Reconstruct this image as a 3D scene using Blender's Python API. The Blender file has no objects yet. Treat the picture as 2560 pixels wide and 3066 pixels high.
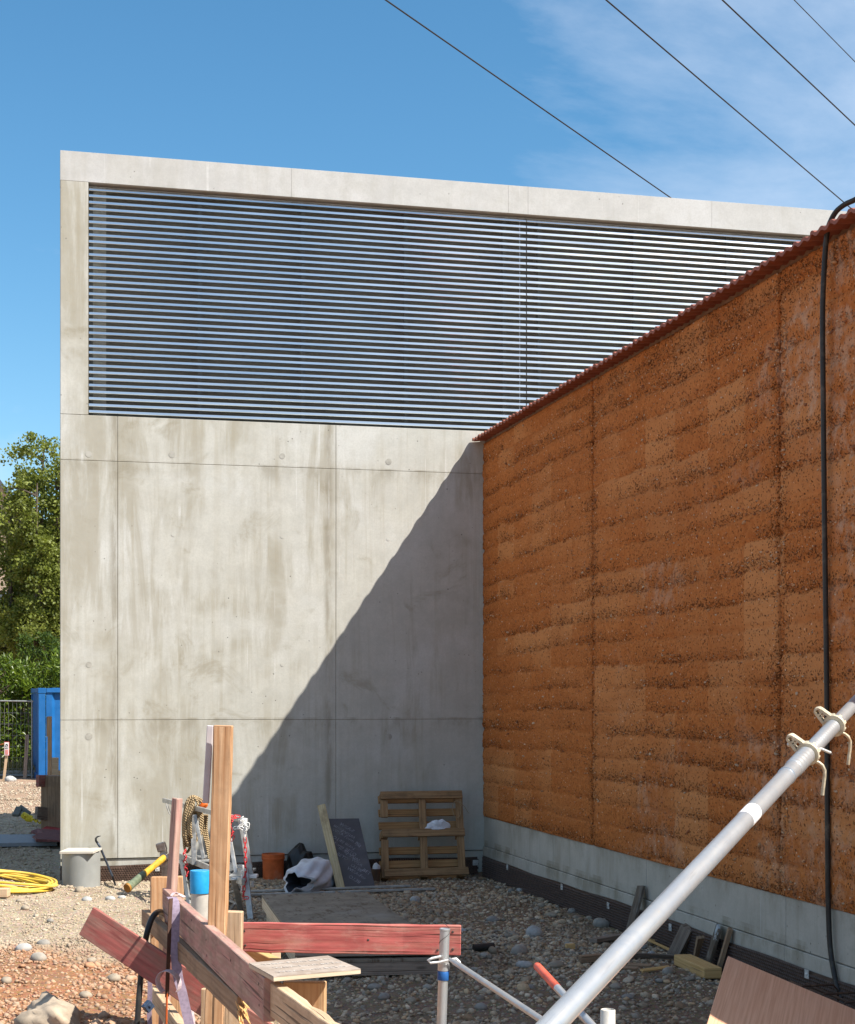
import bpy, bmesh, math, random
import numpy as np
from mathutils import Vector, Matrix
R = math.radians
random.seed(7)
RNG = np.random.default_rng(11)
scene = bpy.context.scene
COL = scene.collection

# ------------------------------------------------------------------ camera
F = 4793.0; CX = 1280.0; HY = 2095.0; ZC = 1.9      # focal length and horizon of the photograph (2560 px wide)
CAMX, CAMY = -4.74, -17.116
RIGHT = Vector((.9724, -.2332, 0)); FWD = Vector((.2332, .9724, 0))
cam_d = bpy.data.cameras.new("camera"); cam = bpy.data.objects.new("camera", cam_d); COL.objects.link(cam)
cam.location = (CAMX, CAMY, ZC)
cam.rotation_euler = (R(90), 0, -math.atan2(.2332, .9724))
cam_d.sensor_fit = 'HORIZONTAL'; cam_d.sensor_width = 36; cam_d.lens = 36 * F / 2560
cam_d.shift_y = (HY - 1533) / 2560
cam_d.clip_start = .05; cam_d.clip_end = 3000
scene.camera = cam

# ------------------------------------------------------------------ light
SUN_DIR = Vector((-.678, .55, -1)).normalized()      # direction the light travels
world = bpy.data.worlds.new("World"); scene.world = world; world.use_nodes = True
wn = world.node_tree; wn.nodes.clear()
w_out = wn.nodes.new('ShaderNodeOutputWorld'); w_bg = wn.nodes.new('ShaderNodeBackground')
w_sky = wn.nodes.new('ShaderNodeTexSky'); w_sky.sky_type = 'NISHITA'; w_sky.sun_disc = False
w_sky.sun_elevation = math.asin(-SUN_DIR.z)
w_sky.sun_rotation = math.atan2(-SUN_DIR.x, -SUN_DIR.y)
w_sky.air_density = 1.0; w_sky.dust_density = .6; w_sky.ozone_density = 3; w_sky.altitude = 300
# thin cirrus, laid out over the whole dome by direction
w_tc = wn.nodes.new('ShaderNodeTexCoord')
w_map = wn.nodes.new('ShaderNodeMapping'); w_map.inputs['Rotation'].default_value = (0, 0, R(28)); w_map.inputs['Scale'].default_value = (1.0, 1.0, 2.6)
w_n1 = wn.nodes.new('ShaderNodeTexNoise'); w_n1.inputs['Scale'].default_value = 1.8; w_n1.inputs['Detail'].default_value = 9; w_n1.inputs['Roughness'].default_value = .6; w_n1.inputs['Distortion'].default_value = .3
w_off = wn.nodes.new('ShaderNodeVectorMath'); w_off.operation = 'ADD'; w_off.inputs[1].default_value = (-1.706, 0.393, 1.432)
w_ramp = wn.nodes.new('ShaderNodeValToRGB'); w_ramp.color_ramp.elements[0].position = .42; w_ramp.color_ramp.elements[1].position = .70
w_mul = wn.nodes.new('ShaderNodeMath'); w_mul.operation = 'MULTIPLY'; w_mul.inputs[1].default_value = .8
w_mix = wn.nodes.new('ShaderNodeMix'); w_mix.data_type = 'RGBA'
w_mix.inputs[7].default_value = (5.6, 6.1, 7.0, 1)
L = wn.links.new
L(w_tc.outputs['Generated'], w_map.inputs['Vector']); L(w_map.outputs[0], w_off.inputs[0]); L(w_off.outputs[0], w_n1.inputs['Vector'])
L(w_n1.outputs['Fac'], w_ramp.inputs[0]); L(w_ramp.outputs[0], w_mul.inputs[0]); L(w_mul.outputs[0], w_mix.inputs[0])
w_hsv = wn.nodes.new('ShaderNodeHueSaturation'); w_hsv.inputs['Saturation'].default_value = 1.22; w_hsv.inputs['Hue'].default_value = .488
L(w_sky.outputs[0], w_hsv.inputs['Color']); L(w_hsv.outputs[0], w_mix.inputs[6]); L(w_mix.outputs[2], w_bg.inputs['Color'])
w_bg.inputs['Strength'].default_value = .093
L(w_bg.outputs[0], w_out.inputs['Surface'])

sun_d = bpy.data.lights.new("sun", 'SUN'); sun = bpy.data.objects.new("sun", sun_d); COL.objects.link(sun)
sun_d.energy = 5.0; sun_d.angle = R(.5); sun_d.color = (1, .95, .87)
sun.rotation_euler = SUN_DIR.to_track_quat('-Z', 'Y').to_euler(); sun.location = (10, -20, 25)

scene.view_settings.view_transform = 'Standard'; scene.view_settings.look = 'None'
scene.view_settings.gamma = 1; scene.view_settings.exposure = .90; scene.view_settings.use_curve_mapping = False

# ------------------------------------------------------------------ helpers
def W(px, py, D):
    """photograph pixel at camera depth D -> world point"""
    X = (px - CX) / F * D
    return Vector((CAMX, CAMY, ZC)) + RIGHT * X + FWD * D + Vector((0, 0, (HY - py) / F * D))
def gD(py, z=0.): return (ZC - z) * F / (py - HY)
def G(px, py, z=0.): return W(px, py, gD(py, z))
def onF(px, py):
    d = RIGHT * ((px - CX) / F) + FWD
    D = -CAMY / d.y; p = W(px, py, D); return p.x, p.z
def onR(px, py):
    d = RIGHT * ((px - CX) / F) + FWD
    D = -CAMX / d.x; p = W(px, py, D); return p.y, p.z
def V(*a): return Vector(a)

_tab = np.random.default_rng(3).random((256, 256))
def vnoise(x, y, s=0):
    x = np.asarray(x, float) + s * 37.3; y = np.asarray(y, float) + s * 17.7
    xi = np.floor(x).astype(int); yi = np.floor(y).astype(int); fx = x - xi; fy = y - yi
    fx = fx * fx * (3 - 2 * fx); fy = fy * fy * (3 - 2 * fy)
    a = _tab[xi & 255, yi & 255]; b = _tab[(xi + 1) & 255, yi & 255]; c = _tab[xi & 255, (yi + 1) & 255]; d = _tab[(xi + 1) & 255, (yi + 1) & 255]
    return (a * (1 - fx) + b * fx) * (1 - fy) + (c * (1 - fx) + d * fx) * fy
def fbm(x, y, o=4, s=0):
    t = 0; a = .5
    for i in range(o): t = t + a * vnoise(np.asarray(x) * 2**i, np.asarray(y) * 2**i, s + i); a *= .5
    return t
def sstep(a, b, x): t = np.clip((np.asarray(x, float) - a) / (b - a), 0, 1); return t * t * (3 - 2 * t)

class MB:
    """collects shapes and links them as ONE mesh object"""
    def __init__(s): s.v = []; s.f = []; s.uv = []; s.mi = []
    def add(s, vs, fs, uvs=None, mi=0):
        b = len(s.v); s.v += [Vector(p) for p in vs]
        for i, f in enumerate(fs):
            s.f.append([b + k for k in f]); s.uv.append(uvs[i] if uvs else [(vs[k][0], vs[k][1]) for k in f]); s.mi.append(mi)
        return s
    def beam(s, p0, p1, w, h, up=(0, 0, 1), roll=0, mi=0, taper=1.0):
        p0 = Vector(p0); p1 = Vector(p1); d = p1 - p0; Ln = d.length; d.normalize()
        up = Vector(up)
        if abs(d.dot(up.normalized())) > .999: up = Vector((0, 1, 0))
        a = d.cross(up).normalized(); b = a.cross(d).normalized()
        if roll:
            q = Matrix.Rotation(roll, 3, d); a = q @ a; b = q @ b
        vs = []
        for p, k in ((p0, 1), (p1, taper)):
            for i, j in ((-1, -1), (1, -1), (1, 1), (-1, 1)): vs.append(p + a * i * w / 2 * k + b * j * h / 2 * k)
        o = random.random() * 20; q = random.random() * 20
        fs = [(0, 1, 5, 4), (1, 2, 6, 5), (2, 3, 7, 6), (3, 0, 4, 7), (3, 2, 1, 0), (4, 5, 6, 7)]
        uvs = []; v = 0
        for wd in (w, h, w, h):
            uvs.append([(o, q + v), (o, q + v + wd), (o + Ln, q + v + wd), (o + Ln, q + v)]); v += wd
        e = [(o, q), (o + w * .12, q), (o + w * .12, q + h), (o, q + h)]
        uvs += [e, e]
        return s.add(vs, fs, uvs, mi)
    def rough_beam(s, p0, p1, w, h, up=(0, 0, 1), jit=.0015, bow=.0025, n=None):
        """sawn timber: slightly bowed, edges nicked and uneven"""
        p0 = Vector(p0); p1 = Vector(p1); d = p1 - p0; Ln = d.length; d.normalize(); up = Vector(up)
        if abs(d.dot(up.normalized())) > .999: up = Vector((0, 1, 0))
        a = d.cross(up).normalized(); b = a.cross(d).normalized(); n = n or max(4, int(Ln / .09)); rj = random.Random(int(Ln * 1e4) + int(w * 1e4))
        o = random.random() * 20; q = random.random() * 20; vs = []; ba, bb = rj.uniform(-bow, bow), rj.uniform(-bow, bow)
        for k in range(n + 1):
            t = k / n; c = p0.lerp(p1, t) + (a * ba + b * bb) * math.sin(math.pi * t)
            for i, j in ((-1, -1), (1, -1), (1, 1), (-1, 1)):
                nick = rj.uniform(.002, .006) if rj.random() < .06 else 0
                vs.append(c + a * (i * (w / 2 - nick) + rj.uniform(-jit, jit)) + b * (j * (h / 2 - nick) + rj.uniform(-jit, jit)) + (d * rj.uniform(-.004, .004) if k in (0, n) else d * 0))
        fs = []; uvs = []; off = [0, w, w + h, w + h + w, 2 * (w + h)]
        for k in range(n):
            u0, u1 = o + Ln * k / n, o + Ln * (k + 1) / n
            for e in range(4):
                e2 = (e + 1) % 4; fs.append((k * 4 + e, k * 4 + e2, k * 4 + 4 + e2, k * 4 + 4 + e)); uvs.append([(u0, q + off[e]), (u0, q + off[e + 1]), (u1, q + off[e + 1]), (u1, q + off[e])])
        E = [(o, q), (o + w * .12, q), (o + w * .12, q + h), (o, q + h)]
        fs += [(3, 2, 1, 0), tuple(n * 4 + k for k in range(4))]; uvs += [E, E]
        return s.add(vs, fs, uvs)
    def box(s, lo, hi, mi=0):
        lo = Vector(lo); hi = Vector(hi); c = (lo + hi) / 2; d = hi - lo
        return s.beam(V(lo.x, c.y, c.z), V(hi.x, c.y, c.z), d.y, d.z, mi=mi)
    def slab(s, c4, n, t, mi=0):
        """quad c4 (ccw seen from n side) extruded by -n*t"""
        c = [Vector(p) for p in c4]; n = Vector(n).normalized(); vs = c + [p - n * t for p in c]
        l1 = (c[1] - c[0]).length; l2 = (c[3] - c[0]).length; o = random.random() * 20
        A = [(o, o), (o + l1, o), (o + l1, o + l2), (o, o + l2)]
        fs = [(0, 1, 2, 3), (7, 6, 5, 4), (0, 4, 5, 1), (1, 5, 6, 2), (2, 6, 7, 3), (3, 7, 4, 0)]
        uvs = [A, A[::-1]] + [[(o, o), (o, o + t), (o + l, o + t), (o + l, o)] for l in (l1, l2, l1, l2)]
        return s.add(vs, fs, uvs, mi)
    def tube(s, pts, r, n=8, cap=True, closed=False, mi=0, flat=1.0, upv=None):
        pts = [Vector(p) for p in pts]; m = len(pts)
        rr = r if hasattr(r, '__len__') else [r] * m
        vs = []; prev = None; ln = 0; us = []
        for i, p in enumerate(pts):
            if closed: t = pts[(i + 1) % m] - pts[i - 1]
            else: t = pts[min(i + 1, m - 1)] - pts[max(i - 1, 0)]
            t.normalize()
            if prev is None:
                a = t.cross(Vector(upv) if upv else Vector((0, 0, 1)))
                if a.length < .01: a = t.cross(Vector((0, 1, 0)))
            else: a = prev - t * prev.dot(t)
            a.normalize(); prev = a; b = t.cross(a)
            if i: ln += (pts[i] - pts[i - 1]).length
            us.append(ln)
            for k in range(n):
                an = 2 * math.pi * k / n
                vs.append(p + (a * math.cos(an) + b * math.sin(an) * flat) * rr[i])
        fs = []; uvs = []
        for i in range(m if closed else m - 1):
            j = (i + 1) % m
            for k in range(n):
                k2 = (k + 1) % n
                fs.append((i * n + k, i * n + k2, j * n + k2, j * n + k))
                u0 = us[i]; u1 = us[j] if j else us[i] + .02; v0 = k / n * rr[i] * 6.28; v1 = (k + 1) / n * rr[i] * 6.28
                uvs.append([(u0, v0), (u0, v1), (u1, v1), (u1, v0)])
        if cap and not closed:
            fs.append(tuple(range(n))[::-1]); uvs.append([(0, 0)] * n)
            fs.append(tuple((m - 1) * n + k for k in range(n))); uvs.append([(0, 0)] * n)
        return s.add(vs, fs, uvs, mi)
    def cyl(s, p0, p1, r, n=16, mi=0): return s.tube([p0, p1], r, n, mi=mi)
    def lathe(s, prof, o, ax=(0, 0, 1), n=20, mi=0, cap=True):
        o = Vector(o); ax = Vector(ax).normalized(); a = ax.orthogonal().normalized(); b = ax.cross(a)
        vs = [o + ax * z + (a * math.cos(2 * math.pi * k / n) + b * math.sin(2 * math.pi * k / n)) * r for r, z in prof for k in range(n)]
        fs = [(i * n + k, i * n + (k + 1) % n, (i + 1) * n + (k + 1) % n, (i + 1) * n + k) for i in range(len(prof) - 1) for k in range(n)]
        if cap: fs += [tuple(range(n))[::-1], tuple((len(prof) - 1) * n + k for k in range(n))]
        return s.add(vs, fs, None, mi)
    def ribbon(s, pts, ws, t=.003, mi=0):
        """flat strap; ws = width vectors"""
        pts = [Vector(p) for p in pts]; m = len(pts)
        if not isinstance(ws, list): ws = [Vector(ws)] * m
        vs = []
        for i, p in enumerate(pts):
            d = (pts[min(i + 1, m - 1)] - pts[max(i - 1, 0)]).normalized(); w = Vector(ws[i]); nn = d.cross(w).normalized() * t / 2
            vs += [p - w / 2 - nn, p + w / 2 - nn, p + w / 2 + nn, p - w / 2 + nn]
        fs = []
        for i in range(m - 1):
            for k in range(4):
                k2 = (k + 1) % 4; fs.append((i * 4 + k, i * 4 + k2, i * 4 + 4 + k2, i * 4 + 4 + k))
        fs += [(3, 2, 1, 0), tuple((m - 1) * 4 + k for k in range(4))]
        return s.add(vs, fs, None, mi)
    def build(s, name, mat, parent=None, loc=None, bevel=0, smooth=None, seg=1):
        me = bpy.data.meshes.new(name)
        org = Vector(loc) if loc is not None else (parent_world(parent) if parent else Vector((0, 0, 0)))
        me.from_pydata([tuple(p - org) for p in s.v], [], s.f)
        uvl = me.uv_layers.new(name="UVMap"); k = 0
        for u in s.uv:
            for c in u: uvl.data[k].uv = (c[0], c[1]); k += 1
        for i, p in enumerate(me.polygons): p.material_index = s.mi[i]
        for m in (mat if isinstance(mat, (list, tuple)) else [mat]): me.materials.append(m)
        bm = bmesh.new(); bm.from_mesh(me)
        bmesh.ops.recalc_face_normals(bm, faces=bm.faces)
        if bevel:
            ed = [e for e in bm.edges if len(e.link_faces) == 2 and e.calc_face_angle() > R(35)]
            bmesh.ops.bevel(bm, geom=ed, offset=bevel, segments=seg, affect='EDGES', clamp_overlap=True)
        bm.to_mesh(me); bm.free()
        if smooth:
            me.shade_smooth(); me.set_sharp_from_angle(angle=R(smooth))
        return link(name, me, parent, org if loc is not None and not parent else (Vector((0, 0, 0)) if parent and loc is None else org))
def parent_world(p):
    v = Vector(p.location)
    while p.parent: p = p.parent; v = v + Vector(p.location)
    return v
def link(name, me, parent=None, loc=(0, 0, 0)):
    o = bpy.data.objects.new(name, me); COL.objects.link(o)
    if parent: o.parent = parent
    o.location = Vector(loc) if not parent else Vector(loc) - (parent_world(parent) if Vector(loc).length else Vector((0, 0, 0)))
    return o
def tag(o, label, cat, group=None):
    o['label'] = label; o['category'] = cat
    if group: o['group'] = group
    return o
def thing(name, label, cat, loc=(0, 0, 0), group=None):
    o = bpy.data.objects.new(name, None); o.empty_display_size = .1; COL.objects.link(o); o.location = loc
    return tag(o, label, cat, group)
def solo(mb, name, mat, label, cat, group=None, **k):
    """a thing that is one mesh; origin at its lowest middle"""
    xs = [p.x for p in mb.v]; ys = [p.y for p in mb.v]; zs = [p.z for p in mb.v]
    loc = Vector(((min(xs) + max(xs)) / 2, (min(ys) + max(ys)) / 2, min(zs)))
    return tag(mb.build(name, mat, loc=loc, **k), label, cat, group)
def copy_part(o, parent, loc, rot=None):
    c = o.copy(); COL.objects.link(c); c.parent = parent; c.location = loc
    if rot: c.rotation_euler = rot
    return c
def npmesh(name, verts, faces, mat, smooth=True, attrs=None, colors=None, loc=(0, 0, 0), parent=None):
    """fast mesh from numpy arrays; faces (n,3) or (n,4)"""
    me = bpy.data.meshes.new(name); nv = len(verts); nf, k = faces.shape
    loc = np.asarray(loc, float)
    me.vertices.add(nv); me.vertices.foreach_set('co', (np.asarray(verts) - loc).astype(np.float32).ravel())
    me.loops.add(nf * k); me.loops.foreach_set('vertex_index', faces.astype(np.int32).ravel())
    me.polygons.add(nf); me.polygons.foreach_set('loop_start', np.arange(0, nf * k, k, dtype=np.int32))
    me.polygons.foreach_set('use_smooth', np.full(nf, smooth))
    if colors is not None:
        a = me.color_attributes.new('col', 'FLOAT_COLOR', 'POINT'); c = np.ones((nv, 4), np.float32); c[:, :3] = colors; a.data.foreach_set('color', c.ravel())
    for nme, arr in (attrs or {}).items():
        a = me.attributes.new(nme, 'FLOAT', 'POINT'); a.data.foreach_set('value', arr.astype(np.float32).ravel())
    me.materials.append(mat); me.update(calc_edges=True); me.validate()
    o = bpy.data.objects.new(name, me); COL.objects.link(o)
    if parent: o.parent = parent; o.location = Vector(loc) - parent_world(parent)
    else: o.location = loc
    return o

# ------------------------------------------------------------------ materials
class NT:
    def __init__(s, name, rough=.8, metal=0., spec=.3):
        s.m = bpy.data.materials.new(name); s.m.use_nodes = True; s.t = s.m.node_tree
        s.b = s.t.nodes['Principled BSDF']; s.out = s.t.nodes['Material Output']
        s.b.inputs['Roughness'].default_value = rough; s.b.inputs['Metallic'].default_value = metal; s.b.inputs['Specular IOR Level'].default_value = spec
    def n(s, typ, ins=None, **at):
        x = s.t.nodes.new(typ)
        for k, v in at.items(): setattr(x, k, v)
        for k, v in (ins or {}).items(): s.set(x.inputs[k], v)
        return x
    def set(s, sock, v):
        if hasattr(v, 'is_output'): s.t.links.new(v, sock)
        elif isinstance(v, (tuple, list)) and len(v) == 3 and sock.type == 'RGBA': sock.default_value = (*v, 1)
        else: sock.default_value = v
    def pos(s): return s.n('ShaderNodeNewGeometry').outputs['Position']
    def uv(s): return s.n('ShaderNodeTexCoord').outputs['UV']
    def obj(s): return s.n('ShaderNodeTexCoord').outputs['Object']
    def map(s, v, sc=(1, 1, 1), lo=(0, 0, 0), rot=(0, 0, 0)):
        return s.n('ShaderNodeMapping', {'Vector': v, 'Scale': sc, 'Location': lo, 'Rotation': rot}).outputs[0]
    def noise(s, v, sc, det=4, ro=.55, dis=0): return s.n('ShaderNodeTexNoise', {'Vector': v, 'Scale': sc, 'Detail': det, 'Roughness': ro, 'Distortion': dis}).outputs['Fac']
    def vor(s, v, sc, out='Distance', feat='F1', rnd=1.): return s.n('ShaderNodeTexVoronoi', {'Vector': v, 'Scale': sc, 'Randomness': rnd}, feature=feat).outputs[out]
    def ma(s, op, a, b=0., c=None):
        x = s.n('ShaderNodeMath', operation=op); s.set(x.inputs[0], a); s.set(x.inputs[1], b)
        if c is not None: s.set(x.inputs[2], c)
        return x.outputs[0]
    def rng(s, v, a, b, c=0., d=1.): return s.n('ShaderNodeMapRange', {'Value': v, 'From Min': a, 'From Max': b, 'To Min': c, 'To Max': d}, interpolation_type='SMOOTHSTEP').outputs[0]
    def mix(s, f, a, b, mode='MIX'):
        x = s.n('ShaderNodeMix', data_type='RGBA', blend_type=mode); s.set(x.inputs[0], f); s.set(x.inputs[6], a); s.set(x.inputs[7], b); return x.outputs[2]
    def attr(s, n, col=False): return s.n('ShaderNodeAttribute', attribute_name=n).outputs['Color' if col else 'Fac']
    def sep(s, v): return s.n('ShaderNodeSeparateXYZ', {'Vector': v}).outputs
    def bump(s, h, st=.3, d=.01): s.set(s.b.inputs['Normal'], s.n('ShaderNodeBump', {'Height': h, 'Strength': st, 'Distance': d}).outputs[0])
    def col(s, c): s.set(s.b.inputs['Base Color'], c); return s
    def ro(s, c): s.set(s.b.inputs['Roughness'], c); return s

def plain(name, c, rough=.6, metal=0., var=.12, sc=18, spec=.3, dirt=None, bump=0):
    g = NT(name, rough, metal, spec); p = g.obj()
    n = g.noise(p, sc, 5); c2 = tuple(x * (1 - var * 2) for x in c); c1 = tuple(min(1, x * (1 + var)) for x in c)
    col = g.mix(g.rng(n, .3, .7), c2, c1)
    if dirt:
        d = g.rng(g.noise(p, sc * .45, 6, .65), .5, .72); col = g.mix(g.ma('MULTIPLY', d, .75), col, dirt)
    g.col(col); g.ro(g.rng(g.noise(p, sc * 2, 3), .3, .7, rough * .85, min(1, rough * 1.15)))
    if bump: g.bump(g.noise(p, sc * 3, 5), bump, .004)
    return g.m

def concrete(name, base=(.465, .455, .405), stain=(.235, .20, .125), amt=1.25, light=(.56, .56, .53), flip=False, joints_x=(), joints_z=()):
    g = NT(name, .88, 0, .25); P = g.pos()
    if flip: P = g.map(P, rot=(0, 0, R(90)))
    big = g.noise(P, .9, 5, .6); mid = g.noise(P, 4.5, 6, .65); fine = g.noise(P, 60, 4, .6)
    strk = g.noise(g.map(P, (3.2, 3.2, .42)), 1.0, 7, .68, .5)
    strk2 = g.noise(g.map(P, (19, 19, .55), (7, 3, 1)), 1.0, 5, .65)
    col = g.mix(g.rng(mid, .3, .72), tuple(x * .93 for x in base), tuple(x * 1.07 for x in base))
    col = g.mix(g.ma('MULTIPLY', g.rng(big, .47, .66), .55), col, light)
    lft = g.rng(g.sep(P)[0], -1.2, -4.2, .0, .10)
    f = g.ma('MULTIPLY', g.rng(g.ma('ADD', strk, lft), .48, .66), g.rng(g.ma('ADD', g.noise(P, .8, 5, .62, .5), lft), .42, .62))
    col = g.mix(g.ma('MULTIPLY', f, .40 * amt), col, stain)
    f2 = g.ma('MULTIPLY', g.rng(strk2, .46, .68), g.rng(g.noise(P, 1.1, 4, .6), .40, .6))
    col = g.mix(g.ma('MULTIPLY', f2, .24 * amt), col, tuple(x * 1.15 for x in stain))
    f3 = g.rng(g.noise(g.map(P, lo=(4, 9, 2)), 1.7, 7, .68, .6), .56, .70)
    col = g.mix(g.ma('MULTIPLY', f3, .38 * amt), col, tuple(x * .95 for x in stain))
    # white efflorescence runs
    run = g.ma('MULTIPLY', g.rng(g.noise(g.map(P, (26, 26, .35), (1, 5, 3)), 1., 3, .5), .655, .70), g.rng(g.noise(g.map(P, lo=(2, 2, 8)), 1.3, 3), .52, .62))
    col = g.mix(g.ma('MULTIPLY', run, .5), col, (.62, .62, .60))
    # bug holes
    vd = g.vor(P, 10.); vp = g.rng(g.noise(P, 1.5, 3), .48, .60)
    hole = g.ma('MULTIPLY', g.ma('LESS_THAN', vd, .075), vp)
    vd2 = g.vor(g.map(P, lo=(3, 1, 2)), 2.3); chip = g.ma('MULTIPLY', g.ma('LESS_THAN', g.ma('ADD', vd2, g.ma('MULTIPLY', fine, .02)), .030), 1.0)
    col = g.mix(g.ma('MULTIPLY', hole, .7), col, (.09, .085, .075))
    col = g.mix(g.ma('MULTIPLY', g.rng(fine, .35, .7), .25), col, tuple(x * .72 for x in base))
    col = g.mix(g.ma('MULTIPLY', chip, .5), col, (.15, .14, .115))
    for jx in joints_x:
        d = g.ma('ABSOLUTE', g.ma('SUBTRACT', g.sep(P)[0], jx)); w = g.ma('MULTIPLY', g.rng(g.noise(g.map(P, (9, 9, 1.6)), 1., 5, .65), .34, .62), g.rng(d, .075, .0))
        col = g.mix(g.ma('MULTIPLY', w, .62), col, (.20, .175, .125))
    for jz in joints_z:
        d = g.ma('SUBTRACT', jz, g.sep(P)[2]); w = g.ma('MULTIPLY', g.rng(g.noise(g.map(P, (3.5, 3.5, 2)), 1., 6, .65), .42, .66), g.ma('MULTIPLY', g.rng(d, .22, .0), g.ma('GREATER_THAN', d, -.02)))
        col = g.mix(g.ma('MULTIPLY', w, .55), col, (.22, .195, .14))
    g.col(col)
    g.bump(g.ma('ADD', g.ma('MULTIPLY', fine, .5), g.ma('SUBTRACT', g.ma('MULTIPLY', mid, .7), g.ma('MULTIPLY', hole, 1.5))), .35, .004)
    return g.m

def wood(name, a, b, paint=None, pw=.5, grain=1., dirt=None, da=.5, knots=True, rough=.75, ck=.64):
    g = NT(name, rough, 0, .25); U = g.uv()
    gr = g.noise(g.map(U, (2.2, 46, 1)), 1., 6, .62, .25)
    rings = g.n('ShaderNodeTexWave', {'Vector': g.map(U, (.5, 6, 1)), 'Scale': 2.0, 'Distortion': 9., 'Detail': 4., 'Detail Scale': .7}, wave_type='BANDS', bands_direction='Y').outputs['Fac']
    blot = g.noise(g.map(U, (2.4, 5, 1)), 1., 5, .6)
    m = g.ma('ADD', g.ma('MULTIPLY', gr, .85), g.ma('MULTIPLY', rings, .13 * grain))
    col = g.mix(g.rng(m, .25, .72), a, b)
    col = g.mix(g.ma('MULTIPLY', g.rng(blot, .45, .75), .4), col, tuple(x * .66 for x in a))
    if paint:
        pf = g.ma('ADD', g.ma('MULTIPLY', g.noise(g.map(U, (3, 14, 1)), 1., 6, .7), .75), g.ma('MULTIPLY', gr, .35))
        pc = g.mix(g.rng(g.noise(g.map(U, (4, 30, 1)), 1., 4), .3, .7), tuple(x * .72 for x in paint), tuple(min(1, x * 1.18) for x in paint))
        col = g.mix(g.rng(pf, pw - .12, pw + .1), col, pc)
    crack = g.rng(g.noise(g.map(U, (.9, 60, 1), (3, 1, 0)), 1., 3, .5, .2), ck, ck + .06)
    col = g.mix(g.ma('MULTIPLY', crack, .75), col, (.035, .022, .015))
    if knots:
        kd = g.vor(g.map(U, (2.1, 7.5, 1)), 1.); kf = g.rng(kd, .05, .115, 1., 0.)
        col = g.mix(g.ma('MULTIPLY', kf, .6), col, tuple(x * .30 for x in a))
    if dirt:
        df = g.rng(g.noise(g.map(U, (5, 9, 1), (5, 2, 0)), 1., 7, .7), .47, .66); col = g.mix(g.ma('MULTIPLY', df, da), col, dirt)
    g.col(col); g.bump(g.ma('SUBTRACT', m, crack), .4, .004)
    return g.m

M = {}
M['conc'] = concrete('cast_concrete', joints_x=(-4.02, -1.74), joints_z=(4.40, 1.69))
M['conc_band'] = concrete('cast_concrete_band', (.46, .455, .435), (.30, .28, .22), .6, (.56, .56, .55))
M['plinth'] = concrete('plinth_concrete', (.45, .42, .36), (.25, .215, .155), 1.0, (.53, .505, .455), True, joints_z=(.33, .62, .30))
M['plug'] = plain('mortar_plug', (.37, .355, .31), .9, var=.1)
M['dark'] = plain('dark_void', (.035, .035, .033), .7)
M['pine'] = wood('pine_fresh', (.50, .28, .135), (.62, .40, .22), dirt=(.33, .20, .10), da=.35)
M['pine_pale'] = wood('pine_pale', (.50, .335, .20), (.63, .46, .30), dirt=(.33, .23, .15), da=.55, ck=.60)
M['stake'] = wood('pine_stake', (.40, .20, .09), (.61, .385, .22), dirt=(.34, .20, .11), da=.45, ck=.59)
M['grey_wood'] = wood('weathered_wood', (.20, .15, .115), (.33, .265, .21), dirt=(.12, .085, .06), da=.4, ck=.60)
M['brown_wood'] = wood('brown_wood', (.23, .145, .085), (.36, .245, .155), dirt=(.16, .11, .075), da=.5)
M['red_board'] = wood('red_stained_board', (.42, .15, .11), (.55, .24, .18), (.47, .115, .10), .50, 1.2, dirt=(.55, .33, .26), da=.35, ck=.585)
M['red_dark'] = wood('dark_red_stained_board', (.27, .13, .10), (.42, .22, .17), (.33, .095, .08), .53, 1., dirt=(.18, .12, .09), da=.5)
M['pink_wood'] = wood('faded_pink_board', (.36, .22, .165), (.50, .35, .28), (.42, .21, .18), .57, 1., dirt=(.22, .15, .115), da=.65, ck=.61)
M['pink_stake'] = wood('faded_pink_stake', (.36, .22, .17), (.52, .36, .29), (.42, .22, .19), .58, dirt=(.28, .19, .14), da=.4)
M['pallet'] = wood('pallet_wood', (.20, .115, .052), (.37, .225, .11), dirt=(.10, .062, .035), da=.5)
M['pallet2'] = wood('pallet_back_wood', (.25, .13, .05), (.42, .23, .095))
M['dark_wood'] = wood('dark_wet_board', (.085, .065, .05), (.17, .135, .10), dirt=(.30, .30, .29), da=.35)
M['ply_side'] = wood('plywood_edge', (.45, .34, .22), (.62, .50, .36), grain=2., knots=False)
M['beam_yellow'] = wood('pale_girder_wood', (.38, .29, .15), (.52, .43, .27), dirt=(.13, .10, .06), da=.55)
M['yellow_wood'] = wood('yellow_spruce', (.52, .31, .11), (.64, .42, .19))
# ------------------------------------------------------------------ ground
def gz(x, y):
    x = np.asarray(x, float); y = np.asarray(y, float)
    z = .05 * (fbm(x * .9, y * .9, 3, 1) - .47) + .03 * (fbm(x * 3.1, y * 3.1, 3, 5) - .45)
    # bank of spoil beside the left corner of the building
    z = z + .19 * np.exp(-((x + 5.75) / .72)**2 - ((y + .30) / .62)**2) + .16 * np.exp(-((x + 7.6) / 1.4)**2 - ((y + .6) / .8)**2)
    z = z + .10 * np.exp(-((x + 5.1) / .8)**2 - ((y + 5.2) / 1.1)**2)
    z = z + .07 * np.exp(-((x + 5.6) / .9)**2 - ((y + 7.4) / 1.0)**2)
    # gravel heaped a little against the membranes
    z = z - .05 * np.exp(-((x + .1) / .3)**2) * (y < 0) * (y > -12)
    z = z * (1 - .0 * x)
    return z
def gpoint(px, py, dz=0.):
    z = 0.
    for _ in range(6):
        p = G(px, py, z); z = float(gz(p.x, p.y))
    return V(p.x, p.y, z + dz)
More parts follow.
